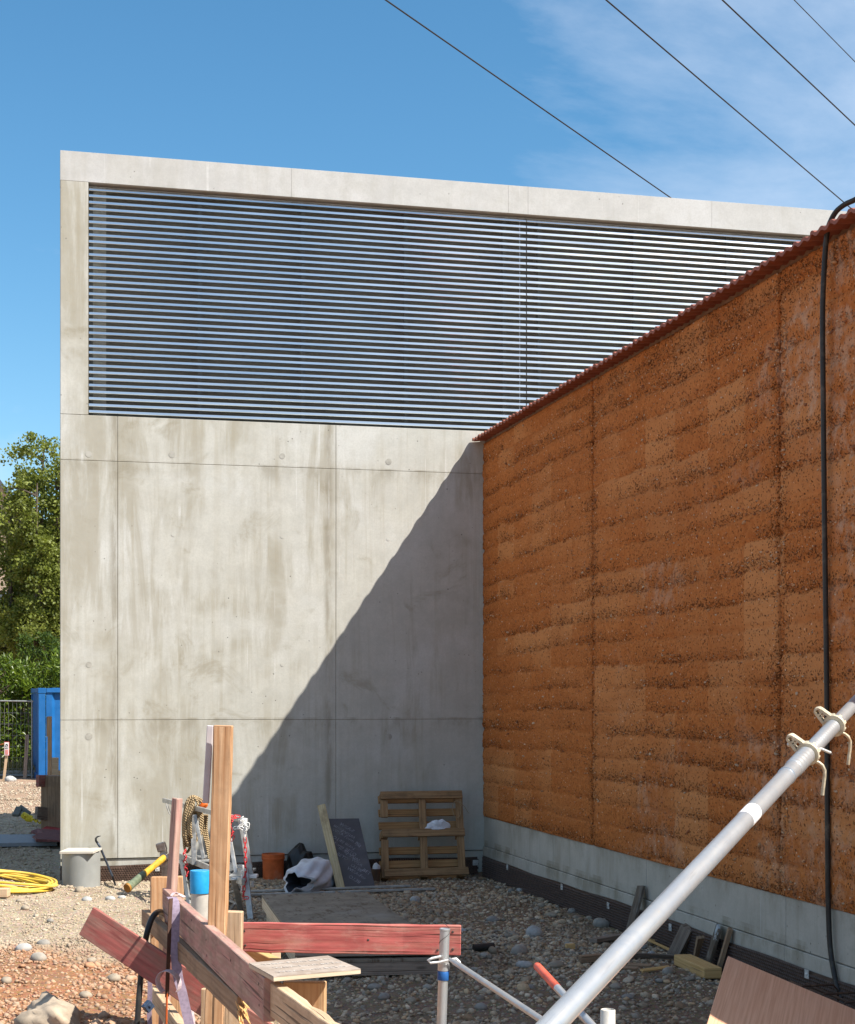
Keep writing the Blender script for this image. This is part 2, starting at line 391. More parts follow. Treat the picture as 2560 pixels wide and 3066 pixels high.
def axis_lines(lo, hi, step, far, n=26):
    a = np.arange(lo, hi + 1e-6, step); g = np.geomspace(step, far, n)
    return np.concatenate([lo - np.cumsum(g)[::-1] * (far / g.sum()), a, hi + np.cumsum(g) * (far / g.sum())])
gx = axis_lines(-9., 1.2, .055, 900); gy = axis_lines(-10.5, 9., .055, 900)
GX, GY = np.meshgrid(gx, gy, indexing='ij')
near = sstep(40, 15, np.hypot(GX + 4, GY))
GZ = gz(GX, GY) * near + (.012 * (fbm(GX * 14, GY * 14, 3, 9) - .45) + .014 * (vnoise(GX * 7, GY * 7, 13) - .5)) * near
nx_, ny_ = GX.shape
gv = np.stack([GX.ravel(), GY.ravel(), GZ.ravel()], 1)
ii = (np.arange(nx_ - 1)[:, None] * ny_ + np.arange(ny_ - 1)[None]).ravel()
gf = np.stack([ii, ii + ny_, ii + ny_ + 1, ii + 1], 1)
def redmask(x, y):     # red clay towards the near left
    x = np.asarray(x); y = np.asarray(y)
    w = fbm(x * 1.3, y * 1.3, 4, 21) - .47
    return sstep(-4.6, -6.0, y + w * 2.8) * sstep(-3.5, -4.2, x + w * 1.2)
def palemask(x, y):    # pale dust plus sunlight put into the colour on the sunlit side
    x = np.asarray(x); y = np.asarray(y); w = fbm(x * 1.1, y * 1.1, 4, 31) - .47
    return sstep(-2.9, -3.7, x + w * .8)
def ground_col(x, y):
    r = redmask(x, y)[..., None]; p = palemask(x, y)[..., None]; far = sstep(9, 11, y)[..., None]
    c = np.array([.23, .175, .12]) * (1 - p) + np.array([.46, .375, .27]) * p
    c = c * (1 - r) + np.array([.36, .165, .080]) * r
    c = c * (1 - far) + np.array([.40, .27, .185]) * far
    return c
g = NT('ground_soil', .95, 0, .15); P = g.pos()
n1 = g.noise(P, 2.2, 6, .65); n2 = g.noise(P, 26, 5, .65); n3 = g.noise(P, 90, 3, .6); vv = g.vor(P, 55., 'Color')
c = g.mix(g.rng(n1, .35, .68), g.attr('col', True), g.mix(.45, g.attr('col', True), (.21, .14, .09)))
c = g.mix(g.ma('MULTIPLY', g.rng(n2, .4, .7), .6), c, (.13, .085, .052))
c = g.mix(.22, c, vv, 'SOFT_LIGHT')
g.col(c); g.bump(g.ma('ADD', g.ma('MULTIPLY', n2, .8), g.ma('MULTIPLY', n3, .5)), .9, .025)
M['soil'] = g.m
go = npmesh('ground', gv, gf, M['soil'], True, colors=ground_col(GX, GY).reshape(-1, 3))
go['kind'] = 'structure'

# pebbles: many small stones in one mesh of stuff, single cobbles as things
def ico(sub):
    bm = bmesh.new(); bmesh.ops.create_icosphere(bm, subdivisions=sub, radius=1)
    v = np.array([p.co[:] for p in bm.verts]); f = np.array([[q.index for q in p.verts] for p in bm.faces]); bm.free(); return v, f
def stones(n, pos, size, sub, rng, pool=24, rough=.16):
    bv, bf = ico(sub); k = len(bv)
    shapes = bv[None] * (1 + rough * rng.standard_normal((pool, k, 1)))
    sc = np.stack([np.ones(n), rng.uniform(.6, .95, n), rng.uniform(.38, .72, n)], 1) * size[:, None]
    a = rng.uniform(0, 6.283, n); t = rng.normal(0, .28, n); ca, sa, ct, st = np.cos(a), np.sin(a), np.cos(t), np.sin(t)
    v = shapes[rng.integers(0, pool, n)] * sc[:, None, :]
    x = v[..., 0] * ct[:, None] + v[..., 2] * st[:, None]; z = -v[..., 0] * st[:, None] + v[..., 2] * ct[:, None]; y = v[..., 1]
    X = x * ca[:, None] - y * sa[:, None]; Y = x * sa[:, None] + y * ca[:, None]
    v = np.stack([X, Y, z], -1) + pos[:, None, :] + np.array([0, 0, 1]) * (sc[:, 2] * .34)[:, None, None]
    f = bf[None] + (np.arange(n) * k)[:, None, None]
    return v.reshape(-1, 3), f.reshape(-1, 3), k
STONE = np.array([[.33, .285, .225], [.38, .325, .255], [.28, .26, .23], [.36, .28, .19], [.29, .21, .14], [.42, .375, .31], [.22, .205, .185], [.32, .27, .21]]) * np.array([1.45, 1.32, 1.15])
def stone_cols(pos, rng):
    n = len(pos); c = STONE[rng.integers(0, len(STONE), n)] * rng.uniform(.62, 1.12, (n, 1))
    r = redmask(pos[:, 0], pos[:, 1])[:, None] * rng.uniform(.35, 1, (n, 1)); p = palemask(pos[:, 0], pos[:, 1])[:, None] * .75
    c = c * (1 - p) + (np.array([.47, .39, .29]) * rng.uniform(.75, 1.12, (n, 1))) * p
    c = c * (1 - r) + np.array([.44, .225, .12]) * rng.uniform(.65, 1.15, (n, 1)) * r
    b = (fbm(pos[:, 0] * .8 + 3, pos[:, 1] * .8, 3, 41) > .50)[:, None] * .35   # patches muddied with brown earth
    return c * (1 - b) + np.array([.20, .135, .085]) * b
def scatter(n, rng, pxr=(-380, 2700), Dr=(8.7, 17.6)):
    D = np.sqrt(rng.uniform(Dr[0]**2, Dr[1]**2, n * 2)); px = rng.uniform(*pxr, n * 2)
    X = (px - CX) / F * D
    x = CAMX + RIGHT.x * X + FWD.x * D; y = CAMY + RIGHT.y * X + FWD.y * D
    ok = ~((x > -.03) & (y < .3)) & ~((x > -4.62) & (y > -.03))
    x, y = x[ok][:n], y[ok][:n]
    return np.stack([x, y, gz(x, y)], 1)
g = NT('pebble', .82, 0, .3); P = g.pos(); n2 = g.noise(P, 70, 4, .6)
g.col(g.mix(g.ma('MULTIPLY', g.rng(n2, .35, .7), .5), g.attr('col', True), g.mix(.5, g.attr('col', True), (.10, .075, .055)))); g.bump(g.noise(P, 160, 3), .3, .004)
M['pebble'] = g.m
def pebble_field(name, n, med, sig, sub, seed, lim, dens=None, **k):
    rng = np.random.default_rng(seed); pos = scatter(n, rng, **k)
    if dens is not None:
        keep = rng.random(len(pos)) < dens(pos); pos = pos[keep]
    n = len(pos); size = np.clip(np.exp(rng.normal(math.log(med), sig, n)), *lim) * (1 - .30 * palemask(pos[:, 0], pos[:, 1]) * (1 - redmask(pos[:, 0], pos[:, 1])))
    v, f, kk = stones(n, pos, size, sub, rng)
    o = npmesh(name, v, f, M['pebble'], True, colors=np.repeat(stone_cols(pos, rng), kk, 0)); o['kind'] = 'stuff'
    return o
patch = lambda p: .30 + .70 * sstep(.38, .58, fbm(p[:, 0] * .75, p[:, 1] * .75, 3, 51)) * (1 - .35 * palemask(p[:, 0], p[:, 1]))
pebble_field('gravel', 88000, .0112, .42, 1, 101, (.005, .026), patch)
pebble_field('coarse_gravel', 9000, .022, .30, 2, 102, (.015, .048), lambda p: patch(p) * (1 - .6 * palemask(p[:, 0], p[:, 1])))
pebble_field('far_gravel', 6000, .016, .5, 1, 103, (.008, .09), None, pxr=(-60, 190), Dr=(17.2, 37))

# ------------------------------------------------------------------ concrete building (front face y = 0)
BX0 = -4.572; BX1 = 9.6; BY1 = 6.2
bld = thing('concrete_building', 'pale cast concrete building with a wide louvred opening above a blank wall', 'building', (BX0 + 2.3, .12, 0))
def cx_(px, py=2000): return onF(px, py)[0]
z2 = onF(300, 2156)[1]; z3 = onF(700, 1394)[1]; zs = onF(266, 1243)[1]; zt = onF(266, 546)[1]; ztop = onF(176, 450)[1]
xj = onF(265, 900)[0]; c1 = cx_(352); c2 = cx_(1005); z1 = .235; TH = .26; g_ = .0022
def panel(x0, x1, za, zb, mat='conc', y0=0., name='concrete_panel'):
    g_ = .0022 if mat == 'conc' else .0009
    m = MB(); m.box((x0 + g_, y0, za + g_), (x1 - g_, TH, zb - g_)); return m.build(name, M[mat], bld, bevel=.002 if mat == 'conc' else .0008)
for x0, x1 in ((BX0, c1), (c1, c2), (c2, BX1)):
    panel(x0, x1, z1, z2, y0=-.012 + .0); panel(x0, x1, z2, z3, y0=-.012); 
    panel(x0, x1, z3, zs, y0=-.012)
panel(BX0, BX1, -.3, z1 - .004, y0=.006, name='wall_foot')
panel(BX0, xj, zs, zt, y0=-.012); panel(BX1 - .4, BX1, zs, zt, y0=-.012)
tb = [BX0, cx_(872, 560), cx_(1521, 620), cx_(1580, 640), cx_(2130, 660), BX1]
for a, b in zip(tb, tb[1:]): panel(a, b, zt, ztop, 'conc_band', y0=-.012)
m = MB(); m.box((BX0 + .22, TH + .003, -.3), (BX0 + .48, BY1, ztop - .004)); m.build('side_wall', M['conc'], bld)
m = MB(); m.box((BX0 + .483, BY1 - .26, -.3), (BX1, BY1 - .003, ztop - .004)); m.box((BX1 - .25, TH + .003, -.3), (BX1 - .003, BY1 - .265, ztop - .004)); m.build('back_wall', M['conc'], bld)
m = MB(); m.box((BX0 + .483, TH + .003, ztop - .25), (BX1 - .253, BY1 - .263, ztop - .03)); m.build('roof_slab', M['conc_band'], bld)
m = MB(); m.box((BX0 + .483, TH + .003, -.25), (BX1 - .253, TH + .05, zs - .005)); m.build('inner_wall', M['conc'], bld)
m = MB(); m.box((BX0 + .483, .36, zs - .02), (BX1 - .253, .40, ztop - .26)); m.build('louvre_backing', plain('dark_backing', (.15, .14, .115), .8, var=.02), bld)
m = MB()
for a_, b_, c_, d_ in ((BX0 + .02, BX1 - .02, z1 + .01, zs - .01), (BX0 + .02, xj - .01, zs, zt), (BX0 + .02, BX1 - .02, zt + .01, ztop - .02)): m.box((a_, -.007, c_), (b_, TH - .02, d_))
m.build('joint_filler', plain('joint_filler', (.23, .20, .15), .9), bld)
# tie hole plugs
for px, py, r in ((265, 1360, .033), (515, 1361, .036), (845, 1366, .03), (1163, 1383, .034), (518, 1602, .018), (845, 1608, .018), (1162, 1615, .018), (1220, 1731, .02), (1217, 1790, .022),
                  (266, 2205, .037), (1163, 2206, .037), (266, 1990, .03), (845, 1990, .02)):
    x, z = onF(px, py); m = MB(); m.lathe([(r, -.0145), (r, .01)], (x, 0, z), (0, 1, 0), 18); m.build('tie_hole_plug', M['plug'] if r > .025 else M['conc'], bld)
# louvre slats: folded galvanised profiles, one shared mesh for each length
g = NT('galvanised_slat', .16, 1., .5); P = g.pos()
sn = g.noise(g.map(P, (1.1, 1, 9)), 1.2, 4); sp = g.vor(g.map(P, (14, 14, 14)), 1., 'Color')
g.col(g.mix(g.rng(sn, .3, .7), (.70, .715, .70), (.78, .79, .77))); g.ro(g.rng(sn, .3, .7, .17, .19)); M['slat'] = g.m
NS = 35; pitch = (zt - zs - .035) / NS; seam = cx_(1580, 900)
def slat_mesh(x0, x1):
    m = MB(); t = .0025
    prof = [(.032, .0300), (.0055, .0285), (.000, .0035), (.0035, .000), (.030, -.002)]     # (depth, height) top lip, face, bottom lip
    inner = [(.032, .0275), (.0080, .0260), (.0032, .0055), (.0045, .0025), (.030, .0005)]
    pr = prof + inner[::-1]; n = len(pr); vs = []
    xs = [x0 + (x1 - x0) * k / 8 for k in range(9)]
    for x in xs: vs += [V(x, .045 + d, z) for d, z in pr]
    fs = [(i * n + k, (i + 1) * n + k, (i + 1) * n + (k + 1) % n, i * n + (k + 1) % n) for i in range(8) for k in range(n)]
    fs += [tuple(range(n)), tuple(8 * n + k for k in range(n))[::-1]]
    return m.add(vs, fs)
slL = slat_mesh(xj + .005, seam - .006).build('louvre_slat', M['slat'], bld); slR = slat_mesh(seam + .006, BX1 - .41).build('louvre_slat', M['slat'], bld)
rr = random.Random(5)
for k in range(NS):
    for o in (slL, slR):
        c = o if k == 0 else copy_part(o, bld, o.location)
        c.location = V(0, 0, zs + .035 + k * pitch); c.rotation_euler = (rr.uniform(-.016, .016), 0, rr.uniform(-.0004, .0004))
m = MB(); m.box((xj + .005, .09, zt - .022), (seam - .006, .12, zt - .006)); m.build('louvre_head_rail', M['slat'], bld)
m = MB(); m.box((seam + .006, .09, zt - .022), (BX1 - .41, .12, zt - .006)); m.build('louvre_head_rail', M['slat'], bld)
m = MB(); m.box((xj + .004, .17, zs + .004), (BX1 - .41, .21, zs + .026)); m.build('louvre_sill_rail', plain('grey_rail', (.10, .11, .12), .5, .5), bld)
pm = plain('dull_post', (.15, .148, .135), .6, .1)
for px in (274, 605, 918, 1230, 1528, 1634, 1924, 2205):
    x = cx_(px, 800); m = MB(); m.box((x - .022, .235, zs + .002), (x + .022, .27, zt - .004)); m.box((x - .05, .17, zt - .018), (x + .05, .26, zt - .003)); m.build('louvre_post', pm, bld)
# bright brackets behind the seam
m = MB(); m.box((seam - .052, .150, zs + .03), (seam - .042, .156, zt - .06)); m.build('seam_bracket', plain('dull_bracket', (.62, .64, .66), .35, .5), bld)

# ------------------------------------------------------------------ rammed earth wall (face x = 0)
WY0, WY1 = -.012, -11.57            # from the building corner towards the camera
ze0 = onR(1449, 2444)[1]; ze1 = 4.73
wall = thing('rammed_earth_wall', 'tall orange rammed earth wall on a grey concrete plinth with a tile coping', 'wall', (.25, -5.9, 0))
j1 = onR(1776, 1800)[0]; j2 = onR(2336, 1800)[0]; ypan = [WY0, j1, j2, j2 - (j1 - j2) * 1.0, WY1]
PITCH = .197
def earth_fields(y, z):
    """layer number, height inside the layer, coarse zone strength"""
    w = .055 * (fbm(y * .55, z * .35, 3, 61) - .47) + .035 * (fbm(y * 2.3, z * .5, 3, 66) - .47) + .012 * vnoise(y * 7, z, 3)
    q = (z - ze0 + w * 1.6) / PITCH; k = np.floor(q); fr = q - k
    h = _tab[(k.astype(int) * 7) & 255, 3]
    zone = sstep(.62, .10, fr - .30 * (fbm(y * 1.7, k * 3.1, 3, 71) - .40) - .30 * (h - .5))
    zone = zone * sstep(.36, .58, fbm(y * .8, k * 1.7 + .3, 4, 81) + .08 * sstep(-3.5, -6, y)) * (.20 + 1.25 * fbm(y * 3.3, k * 2.9 + z * 3, 3, 86))
    return k, fr, zone
g = NT('rammed_earth', .95, 0, .1); P = g.pos(); Q = g.map(P, (1, 1, 1))
zone = g.attr('zone'); tone = g.attr('tone'); edge = g.attr('edge')
fine = g.noise(Q, 110, 4, .65); med = g.noise(Q, 28, 6, .7); big = g.noise(g.map(Q, (1, .6, 2.2)), 1.1, 4)
c = g.mix(g.rng(med, .3, .7), (.40, .120, .031), (.535, .190, .054))
c = g.mix(g.ma('MULTIPLY', g.rng(tone, .36, .72), .75), c, (.60, .262, .098))
c = g.mix(g.ma('MULTIPLY', g.rng(big, .45, .65), .35), c, (.40, .13, .038))
c = g.mix(g.ma('MULTIPLY', edge, .55), c, (.20, .06, .02))  # darkens each layer's lower edge: shading of the step, painted in
vd = g.vor(Q, 95.); vc = g.sep(g.vor(Q, 95., 'Color'))
thr = g.ma('MULTIPLY_ADD', zone, .36, .30)
peb = g.ma('MULTIPLY', g.ma('LESS_THAN', vc[0], g.ma('MULTIPLY', thr, .8)), g.rng(vd, .36, .30))
hol = g.ma('MULTIPLY', g.ma('GREATER_THAN', vc[1], g.ma('SUBTRACT', 1.0, g.ma('MULTIPLY_ADD', zone, .38, .09))), g.rng(med, .40, .55))
c = g.mix(g.ma('MULTIPLY', peb, .7), c, g.mix(vc[2], (.40, .155, .06), (.64, .37, .20)))
c = g.mix(g.ma('MULTIPLY', hol, .85), c, (.075, .024, .009))
spk = g.ma('LESS_THAN', g.vor(Q, 15.), .095); c = g.mix(g.ma('MULTIPLY', spk, .85), c, (.72, .52, .36))
pale = g.attr('pale'); c = g.mix(g.ma('MULTIPLY', g.ma('MULTIPLY', pale, g.rng(g.noise(g.map(Q, (1, 1, .8)), 9, 6, .7), .42, .66)), .6), c, (.58, .40, .28))
g.col(c)
g.bump(g.ma('ADD', g.ma('MULTIPLY', fine, .35), g.ma('ADD', g.ma('MULTIPLY', med, g.ma('MULTIPLY_ADD', zone, 1.3, .35)), g.ma('MULTIPLY', g.ma('SUBTRACT', peb, hol), .8))), .8, .012)
M['earth'] = g.m
def earth_panel(ya, yb, seed):
    gap = .016; ya -= gap if ya < -.1 else .0; yb += gap
    n = max(4, int((ya - yb) / .02)); mz = int((ze1 - ze0) / .016)
    ys = np.linspace(ya, yb, n); zs_ = np.linspace(ze0, ze1, mz); Y, Z = np.meshgrid(ys, zs_, indexing='ij')
    k, fr, zn = earth_fields(Y, Z)
    dx = -.011 * sstep(0, .25, fr) * sstep(1.02, .86, fr)
    rnd = np.random.default_rng(seed)
    rough = (fbm(Y * 24, Z * 24, 3, 91) - .45) * .030 + (vnoise(Y * 60, Z * 60, 95) - .5) * .016
    de = np.minimum(ya - Y, Y - yb); em = sstep(.20, .0, de)                      # rubbly towards the joints and under the coping
    em = np.maximum(em * .9, sstep(.45, .05, ze1 - Z) * .8) if seed > 1 else em * .5
    zn = np.clip(zn + em * .75 * (vnoise(Y * 5, Z * 5, 44) > .35), 0, 1)
    X = dx + rough * (.20 + 1.0 * zn) + .012 * (fbm(Y * .8, Z * .8, 3, 15) - .47)
    X += .012 * sstep(.008, .0, de) * (.3 + vnoise(Y * 20, Z * 14, 33))
    X = np.maximum(X, -.035)
    step_shade = sstep(.05, .0, fr) * (.35 + .9 * vnoise(Y * 3, k * 1.3, 47))
    strip = _tab[np.floor(Y / .62).astype(int) & 255, (np.floor(k / 2.).astype(int) * 5 + seed * 11) & 255]
    tone = .30 * vnoise(Y * .5, k * 2.3, 25) + .42 * fbm(Y * 1.2, Z * 2.2, 3, 27) + .42 * (strip - .25)
    pale = sstep(.50, .62, fbm(Y * .9 + 4, Z * 1.6, 4, 29)) * sstep(-5.5, -8.0, Y) * sstep(2.2, 3.2, Z) + .6 * sstep(.48, .6, fbm(Y * .9, Z * 1.3, 4, 39)) * sstep(-4.0, -4.6, Y) * (Z < 3)
    pale = np.clip(pale, 0, 1)
    front = np.stack([X.ravel(), Y.ravel(), Z.ravel()], 1); nv = len(front)
    idx = (np.arange(n - 1)[:, None] * mz + np.arange(mz - 1)[None]).ravel()
    f = np.stack([idx, idx + 1, idx + mz + 1, idx + mz], 1)
    # boundary skirt back to x = .45
    b = np.concatenate([np.arange(mz) , np.arange(1, n) * mz + mz - 1, (n - 1) * mz + np.arange(mz - 2, -1, -1), np.arange(n - 2, 0, -1) * mz])
    back = front[b].copy(); back[:, 0] = .45; bi = nv + np.arange(len(b)); nb = np.roll(np.arange(len(b)), -1)
    f2 = np.stack([b, bi, bi[nb], b[nb]], 1)
    ext = lambda a: np.concatenate([a.ravel(), a.ravel()[b]])
    o = npmesh('earth_panel', np.concatenate([front, back]), np.concatenate([f, f2]), M['earth'], True,
               attrs=dict(zone=ext(zn), tone=ext(tone), edge=ext(np.clip(step_shade, 0, 1)), pale=ext(pale)), parent=wall, loc=(.25, -5.9, 0))
    # stones showing in the coarse zones
    N = int((ya - yb) * (ze1 - ze0) * 800); yy = rnd.uniform(yb + .01, ya - .01, N); zz = rnd.uniform(ze0 + .01, ze1 - .01, N)
    _, fr2, zn2 = earth_fields(yy, zz); d2 = np.minimum(ya - yy, yy - yb); zn2 = np.clip(zn2 + .8 * sstep(.2, 0, d2) * (seed > 1), 0, 1)
    kp = rnd.random(N) < .10 + .80 * zn2**1.3; yy, zz = yy[kp], zz[kp]; N = len(yy)
    sz = np.clip(np.exp(rnd.normal(math.log(.0075), .45, N)), .0035, .024)
    ix = np.clip(((yy - ya) / (yb - ya) * (n - 1)).round().astype(int), 0, n - 1); iz = np.clip(((zz - ze0) / (ze1 - ze0) * (mz - 1)).round().astype(int), 0, mz - 1)
    pos = np.stack([X[ix, iz] + sz * .05, yy, zz], 1)
    v, ff, kk = stones(N, pos, sz, 1, rnd)
    cc = np.array([[.54, .29, .14], [.46, .18, .065], [.60, .42, .27], [.40, .15, .055], [.30, .11, .045], [.48, .20, .08]])[rnd.integers(0, 6, N)] * rnd.uniform(.7, 1.12, (N, 1))
    s = npmesh('embedded_stones', v, ff, M['pebble'], True, colors=np.repeat(cc, kk, 0), parent=wall, loc=(.25, -5.9, 0)); s['kind'] = 'stuff'
for i, (a, b) in enumerate(zip(ypan, ypan[1:])): earth_panel(a, b, i + 1)
m = MB(); m.box((.2, WY1 + .02, ze0), (.44, WY0 - .01, ze1 - .01)); m.build('wall_core', plain('earth_core', (.05, .018, .008), .95), wall)
# plinth
pj = [WY0 + 0.0] + [onR(px, 2640)[0] for px in (1655, 1934, 2351)] + [WY1]
for a, b in zip(pj, pj[1:]):
    m = MB(); m.box((.004, b + .003, .285), (.46, a - .003, ze0 - .004)); m.build('plinth_block', M['plinth'], wall, bevel=.004)
    m = MB(); m.box((-.006, b + .002, -.3), (.46, a - .002, .280)); m.build('plinth_foot', M['plinth'], wall, bevel=.004)
# coping tiles: double-roll clay tiles, all sharing one mesh
g = NT('clay_tile', .62, 0, .4); P = g.obj(); tn = g.noise(P, 7, 5, .6)
rv = g.n('ShaderNodeObjectInfo').outputs['Random']
c = g.mix(g.rng(tn, .3, .7), (.20, .055, .032), (.30, .09, .05)); c = g.mix(g.ma('MULTIPLY', rv, .5), c, (.30, .10, .065)); g.col(c); g.bump(g.noise(P, 120, 4), .25, .003); M['tile'] = g.m
TW = .236
def tile_mesh():
    m = MB(); n = 20; up = []; dn = []
    for k in range(n + 1):
        u = k / n; ph = (u * 2) % 1
        w = (.015 if u < .5 else .010) * (max(0., math.sin(ph * math.pi * 2 + .5)) ** .8) - .008 * max(0, math.sin(ph * math.pi * 2 + .5 + math.pi)) + (.006 * (u > .93))
        up.append(w); dn.append(w - .024)
    vs = []
    x0, x1 = -.135, .42; sl = math.tan(R(6))
    for x in (x0, x1):
        for k in range(n + 1): vs.append(V(x, -TW * 1.03 * k / n, up[k] + (x - x0) * sl))
        for k in range(n + 1): vs.append(V(x, -TW * 1.03 * k / n, dn[k] + (x - x0) * sl))
    a = n + 1; fs = []
    for k in range(n):
        fs += [(k, k + 1, 2 * a + k + 1, 2 * a + k), (a + k, 3 * a + k, 3 * a + k + 1, a + k + 1), (k, a + k, a + k + 1, k + 1), (2 * a + k, 2 * a + k + 1, 3 * a + k + 1, 3 * a + k)]
    fs += [(0, 2 * a, 3 * a, a), (n, a + n, 3 * a + n, 2 * a + n)]
    return m.add(vs, fs)
tile0 = None; zt0 = 4.775
for k in range(int((WY0 - WY1) / TW)):
    dz = rr.uniform(-.003, .003); loc = V(rr.uniform(-.004, .004), WY0 - .02 - k * TW, zt0 + dz) - Vector(wall.location)
    if tile0 is None:
        tile0 = tile_mesh().build('roof_tile', M['tile'], wall, loc=None, smooth=40)
        me = tile0.data; me.transform(Matrix.Translation(Vector(wall.location))); tile0.location = loc
    else: copy_part(tile0, wall, loc, (rr.uniform(-.008, .008), rr.uniform(-.005, .005), rr.uniform(-.01, .01)))
m = MB(); m.beam((.21, WY0 - .01, ze1 + .055), (.21, WY1, ze1 + .055), .40, .10); m.build('coping_bed', plain('mortar_bed', (.22, .13, .085), .95, bump=.3), wall)

m = MB(); zr_ = zt0 + .57 * math.tan(R(6)); m.box((.44, WY1 + .02, ze1 - .05), (.50, WY0 - .01, zr_ + .030)); m.build('shadow_edge_strip', plain('shadow_strip_mortar', (.20, .10, .065), .95, bump=.3), wall)  # unseen strip added behind the tiles to straighten the wall's cast shadow

# ------------------------------------------------------------------ dimpled drainage membrane
mem = thing('drainage_membrane', 'dark brown dimpled drainage membrane fixed along the foot of both walls', 'membrane', (-.03, -.05, 0))
mm = plain('brown_plastic', (.085, .052, .038), .40, var=.15, spec=.5)
m = MB()
ztm = lambda y: .178 + .008 * math.sin(y * 1.1 + .5) - .002 * y + .004 * math.sin(y * 4.1)
ys = [-.05 - k * .1 for k in range(118)]
for a, b in zip(ys, ys[1:]):
    m.add([V(-.022, a, -.12), V(-.022, b, -.12), V(-.022, b, ztm(b)), V(-.022, a, ztm(a)), V(-.018, a, -.12), V(-.018, b, -.12), V(-.018, b, ztm(b)), V(-.018, a, ztm(a))], [(0, 1, 2, 3), (4, 7, 6, 5), (3, 2, 6, 7)])
m.build('side_sheet', mm, mem)
m = MB(); xs = [BX0 + .0 + k * .1 for k in range(46)]
ztf = lambda x: .165 + .006 * math.sin(x * 5)
for a, b in zip(xs, xs[1:]):
    m.add([V(a, -.020, -.12), V(b, -.020, -.12), V(b, -.020, ztf(b)), V(a, -.020, ztf(a)), V(a, -.017, -.12), V(b, -.017, -.12), V(b, -.017, ztf(b)), V(a, -.017, ztf(a))], [(0, 1, 2, 3), (4, 7, 6, 5), (3, 2, 6, 7)])
m.build('front_sheet', mm, mem)
def dimples(name, org, du, dn, n, ztop_, pit=.0262, flip=1):
    vs = []; fs = []; u = Vector(du); nn = Vector(dn); k8 = 7
    row = 0; z = -.03
    while z < .2:
        for i in range(n):
            s = (i + (.5 if row % 2 else 0)) * pit
            if z + .010 > ztop_(s): continue
            c = Vector(org) + u * s + V(0, 0, z); b = len(vs)
            for r, h in ((.0112, 0), (.0068, .0085)):
                for k in range(k8):
                    an = 6.283 * k / k8; vs.append(c + u * (math.cos(an) * r) + V(0, 0, math.sin(an) * r) + nn * h)
            for k in range(k8): fs.append((b + k, b + (k + 1) % k8, b + k8 + (k + 1) % k8, b + k8 + k))
            fs.append(tuple(b + k8 + k for k in range(k8)))
        z += pit * .866; row += 1
    m = MB(); m.add(vs, fs); o = m.build(name, mm, mem, smooth=30); o['kind'] = 'stuff'
dimples('dimples', (-.022, -.06, 0), (0, -1, 0), (-1, 0, 0), 330, lambda s: ztm(-.06 - s))
dimples('dimples', (BX0 + .01, -.020, 0), (1, 0, 0), (0, -1, 0), 172, lambda s: ztf(BX0 + .01 + s))
wm = plain('zinc_washer', (.62, .62, .60), .4, .3)
def washer(c, n, w=.045):
    m = MB(); n = Vector(n); u = n.cross(V(0, 0, 1)).normalized(); z = V(0, 0, 1); q = w / 2
    m.slab([c + (-u - z) * q, c + (u - z) * q, c + (u + z) * q, c + (-u + z) * q], n, .004); m.lathe([(.008, -.002), (.008, .006), (.003, .008)], c, n, 8)
    m.build('fixing_washer', wm, mem)
for px, py in ((471, 2601), (719, 2592)): x, z = onF(px, py); washer(V(x, -.034, z), (0, -1, 0))
for px, py in ((1421, 2582), ): x, z = onF(px, py); washer(V(x, -.034, z), (0, -1, 0), .06)
for px, py in ((1528, 2596), (1692, 2655), (1832, 2711), (2019, 2776), (2430, 2916)): y, z = onR(px, py); washer(V(-.036, y, min(z, ztm(y) - .02)), (-1, 0, 0), .055)
# ------------------------------------------------------------------ things by the front wall
def text_mesh(name, s, size, mat, parent, o, ux, uy, ext=.0008):
    """flat printed lettering on the plane (o, ux, uy)"""
    cu = bpy.data.curves.new(name, 'FONT'); cu.body = s; cu.size = size; cu.align_x = 'CENTER'; cu.align_y = 'CENTER'; cu.extrude = ext; cu.resolution_u = 2
    t = bpy.data.objects.new('lettering_tmp', cu); COL.objects.link(t); bpy.context.view_layer.update()
    me = bpy.data.meshes.new_from_object(t.evaluated_get(bpy.context.evaluated_depsgraph_get())); bpy.data.objects.remove(t)
    ux = Vector(ux).normalized(); uy = Vector(uy).normalized(); uz = ux.cross(uy)
    mt = Matrix((ux, uy, uz)).transposed().to_4x4(); mt.translation = Vector(o) + uz * .0015 - parent_world(parent)
    me.transform(mt); me.name = name; me.materials.clear(); me.materials.append(mat)
    ob = bpy.data.objects.new(name, me); COL.objects.link(ob); ob.parent = parent; return ob

M['galv'] = None
g = NT('galvanised_tube', .38, .5, .5); P = g.obj(); n = g.noise(P, 5, 6, .65); n2 = g.noise(P, 42, 4)
n3 = g.noise(g.map(P, (3, 3, 3), (4, 1, 7)), 1.6, 5, .6); n4 = g.noise(P, 150, 3, .6)
c = g.mix(g.rng(n, .3, .7), (.44, .455, .47), (.52, .52, .51)); c = g.mix(g.ma('MULTIPLY', g.rng(n2, .66, .72), .25), c, (.42, .40, .36)); c = g.mix(g.ma('MULTIPLY', g.rng(n4, .70, .75), .8), c, (.62, .60, .56)); UU = g.uv(); stk = g.noise(g.map(UU, (4, 70, 1)), 1., 5, .65); c = g.mix(g.ma('MULTIPLY', g.rng(stk, .55, .72), .45), c, (.30, .30, .30)); c = g.mix(g.ma('MULTIPLY', g.rng(g.noise(g.map(P, lo=(5, 3, 1)), 17, 5, .7), .64, .68), .7), c, (.55, .51, .45)); c = g.mix(g.ma('MULTIPLY', g.rng(n3, .52, .66), .5), c, (.30, .35, .41)); g.col(c)
g.ro(g.rng(n3, .3, .7, .33, .40)); g.set(g.b.inputs['Metallic'], .62); g.bump(n4, .05, .002); M['galv'] = g.m
